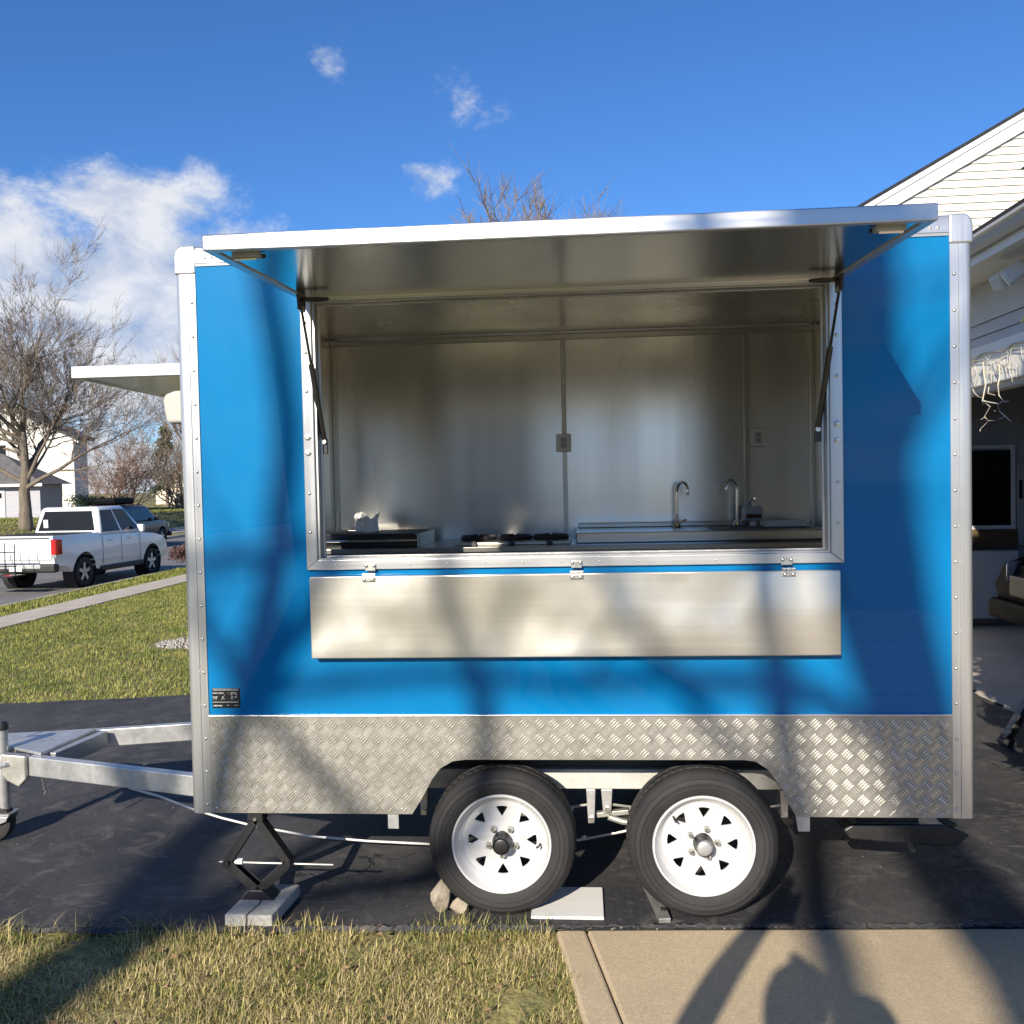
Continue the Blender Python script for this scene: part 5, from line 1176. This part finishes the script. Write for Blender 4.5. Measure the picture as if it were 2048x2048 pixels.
shade_tree('shade_tree', 'bare leaning tree behind the photographer that shades the right of the trailer', tuple(gB), [
    ([('w', gB.x, gB.y, -.1), (2.2,-3.2), (1.85,-.5), (1.68,0), (1.47,.45), (1.33,1.0), (1.24,1.7), (1.17,2.5), (1.14,3.6)], .22, .14, 4),
    ([(1.42,.60), (1.20,1.05,.2), (1.08,1.55,.3), (1.02,2.2,.3), (.95,3.2,.3)], .10, .07, 1),
    ([('w', gB.x-.1, gB.y, .1), (1.5,-3.2), (1.16,-.5), (1.0,0), (.93,.35), (.86,.85), (.80,1.4), (.7,2.4), (.55,3.6)], .11, .05, 4),
    ([(1.38,.55), (1.05,.90,.3), (.75,.98,.5), (.35,1.00,.7), (-.05,.98,.9), (-.55,1.02,1.0), (-1.15,.965,1.2)], .055, .032, 1),
    ([(.92,.40), (.55,.84,-.4), (.40,1.06,-.5), (.15,1.4,-.6), (-.2,2.1,-.8)], .048, .028, 1),
    ([(1.22,1.7), (1.5,2.2,.3), (1.75,2.6,.3)], .05, .02, 2), ([(1.17,2.4), (.9,2.75,.3), (.5,3.3,.3)], .05, .02, 2)], 3)
shade_tree('shade_tree', 'bare forked tree behind the photographer that shades the drawbar end', tuple(gC), [
    ([('w', gC.x, gC.y, -.1), (-1.35,-3.2), (-1.72,-.35), (-1.85,0), (-2.15,.34), (-2.6,1.3), (-2.9,2.4)], .25, .09, 4),
    ([(-1.72,-.35), (-1.50,.45), (-1.36,.875,.2), (-1.19,1.12,.3), (-1.02,1.36,.4), (-.8,1.9,.5), (-.6,2.7,.6)], .08, .045, 2),
    ([(-1.40,.75,.1), (-1.20,1.55,.2), (-1.14,2.1,.3), (-1.22,2.7,.3), (-1.3,3.4,.3)], .075, .05, 1),
    ([(-2.15,.34), (-1.85,1.40,.3), (-1.5,1.50,.3), (-1.1,1.535,.4), (-.8,1.60,.5)], .055, .035, 1),
    ([(-1.36,.875), (-1.10,.97,.2), (-.95,.99,.3), (-.6,1.01,.4)], .04, .03, 0),
    ([(-1.80,-.12), (-1.2,.10), (-.80,.24,.4), (-.94,.48,.4), (-1.24,.83,.6), (-1.52,1.25,.7), (-1.75,2.0,.8)], .065, .03, 1),
    ([(-1.2,.10), (-.50,.28,.3), (-.34,.72,.3), (-.41,1.10,.3), (-.50,1.5,.4), (-.65,2.2,.5)], .07, .035, 1)], 8)
for o in list(S.objects):
    if o.parent is None and 'group' not in o:
        for pre, g in (('bare_tree', 'bare trees around the street'), ('bare_shrub', 'leafless shrubs across the street'), ('evergreen_tree', 'evergreens across the street'), ('low_hedge', 'low green shrubs across the street'), ('shade_tree', 'trees behind the photographer')):
            if o.name.startswith(pre): o['group'] = g
# ------------------------------------------------------------------ the photographer, standing just behind the camera
def person():
    V = []; E = []; Rr = []
    def v(p, r_): V.append(p); Rr.append(r_ if isinstance(r_, tuple) else (r_, r_)); return len(V)-1
    def chain(start, pts):
        k = start
        for p, r_ in pts:
            j = v(p, r_); E.append((k, j)); k = j
        return k
    px, py = -.31, -4.0
    pel = v((px, py, .98), (.16, .12))
    waist = chain(pel, [((px,py,1.14),(.17,.12)), ((px,py+.01,1.35),(.20,.13))]); 
    nk = chain(waist, [((px,py+.02,1.46),(.13,.09)), ((px,py+.03,1.535),(.06,.06)), ((px,py+.05,1.60),(.078,.088)), ((px,py+.055,1.67),(.09,.10)), ((px,py+.05,1.735),(.076,.088))])
    for s in (-1, 1):
        ft = chain(pel, [((px+s*.10,py,.90),(.105,.10)), ((px+s*.115,py+.01,.70),.085), ((px+s*.12,py+.02,.49),.066), ((px+s*.125,py,.28),.058), ((px+s*.13,py-.01,.09),.045), ((px+s*.14,py+.10,.045),(.045,.035)), ((px+s*.15,py+.19,.035),(.042,.028))])
    def hand(w, palm, fwd, side):
        p = chain(w, [(palm, (.036,.018))])
        f, s = Vector(fwd).normalized(), Vector(side).normalized(); P = Vector(palm)
        for k, ln in enumerate((.072,.080,.075,.058)):
            o = P + f*.035 + s*(-.027+.018*k); up = f.cross(s)
            chain(p, [(tuple(o),.0085), (tuple(o+f*ln*.5+up*.006),.0085), (tuple(o+f*ln*.85+up*.022),.0075)])
        o = P - s*.036; chain(p, [(tuple(o+f*.0),.0105), (tuple(o+f*.03-s*.016),.0095), (tuple(o+f*.055-s*.018),.008)])
    # left arm raised high, right arm lifted to the face
    w = chain(waist, [((px-.20,py+.02,1.46),.08), ((-.60,py+.16,1.49),.07), ((-.50,py+.25,1.68),.060), ((-.38,py+.31,1.86),.042)])
    hand(w, (-.345, py+.325, 1.93), (.25,.05,1), (1,.1,-.2))
    w = chain(waist, [((px+.20,py+.02,1.46),.08), ((.015,py+.10,1.62),.065), ((-.07,py+.22,1.58),.055), ((-.14,py+.30,1.60),.04)])
    hand(w, (-.18, py+.32, 1.63), (-.6,.12,.7), (.1,1,.1))
    me = bpy.data.meshes.new('person'); me.from_pydata(V, E, []); 
    m, nt, N, L, bs = node_mat('clothes_and_skin')
    g = N('ShaderNodeTexCoord'); sp_ = N('ShaderNodeSeparateXYZ'); L(g.outputs['Object'], sp_.inputs[0])
    r_ = N('ShaderNodeValToRGB'); r_.color_ramp.interpolation = 'CONSTANT'; e = r_.color_ramp.elements
    e[0].position = 0; e[0].color = (.03,.025,.02,1); e[1].position = .05; e[1].color = (.03,.04,.07,1)
    x = e.new(.47); x.color = (.035,.035,.04,1); x = e.new(.765); x.color = (.45,.28,.20,1)
    dv = N('ShaderNodeMath'); dv.operation = 'DIVIDE'; dv.inputs[1].default_value = 2; L(sp_.outputs[2], dv.inputs[0]); L(dv.outputs[0], r_.inputs[0]); L(r_.outputs[0], bs.inputs['Base Color']); bs.inputs['Roughness'].default_value = .8
    me.materials.append(m)
    o = link('person', me, label='person in dark jacket behind the camera, one arm raised, casting a shadow on the walk', cat='person')
    o.modifiers.new('skin', 'SKIN'); sv_ = me.skin_vertices[0].data
    for i, r_ in enumerate(Rr): sv_[i].radius = r_
    sv_[0].use_root = True
    o.modifiers['skin'].use_smooth_shade = True
    sd = o.modifiers.new('sub', 'SUBSURF'); sd.levels = 1; sd.render_levels = 1
    hc = Vector((px, py+.035, 1.70))
    MB().lathe([(0,.105),(.05,.098),(.088,.06),(.102,.0),(.095,-.06),(.08,-.10)], hc, 'z', 20).build('hair', mat('dark_hair', (.03,.02,.015), .7), o, smooth=True)
    for s in (-1, 1): MB().lathe([(0,.006),(.008,.004),(.010,0)], (px+s*.034, py+.05+.104, 1.675), 'y', 10).build('eye', M_dark, o)
    MB().prism([(px-.014,1.63),(px+.014,1.63),(px,1.675)], 'y', py+.13, py+.178).build('nose', mat('skin', (.45,.28,.20), .6), o, bevel=.005)
    ph = MB().box(-.335, -.26, -3.66, -3.652, 1.86, 2.005)
    ph.build('phone', M_black_gloss, label='black phone held up by the photographer', cat='phone', bevel=.003)
    o.scale = (1, 1, 1.035)
    return o
person()
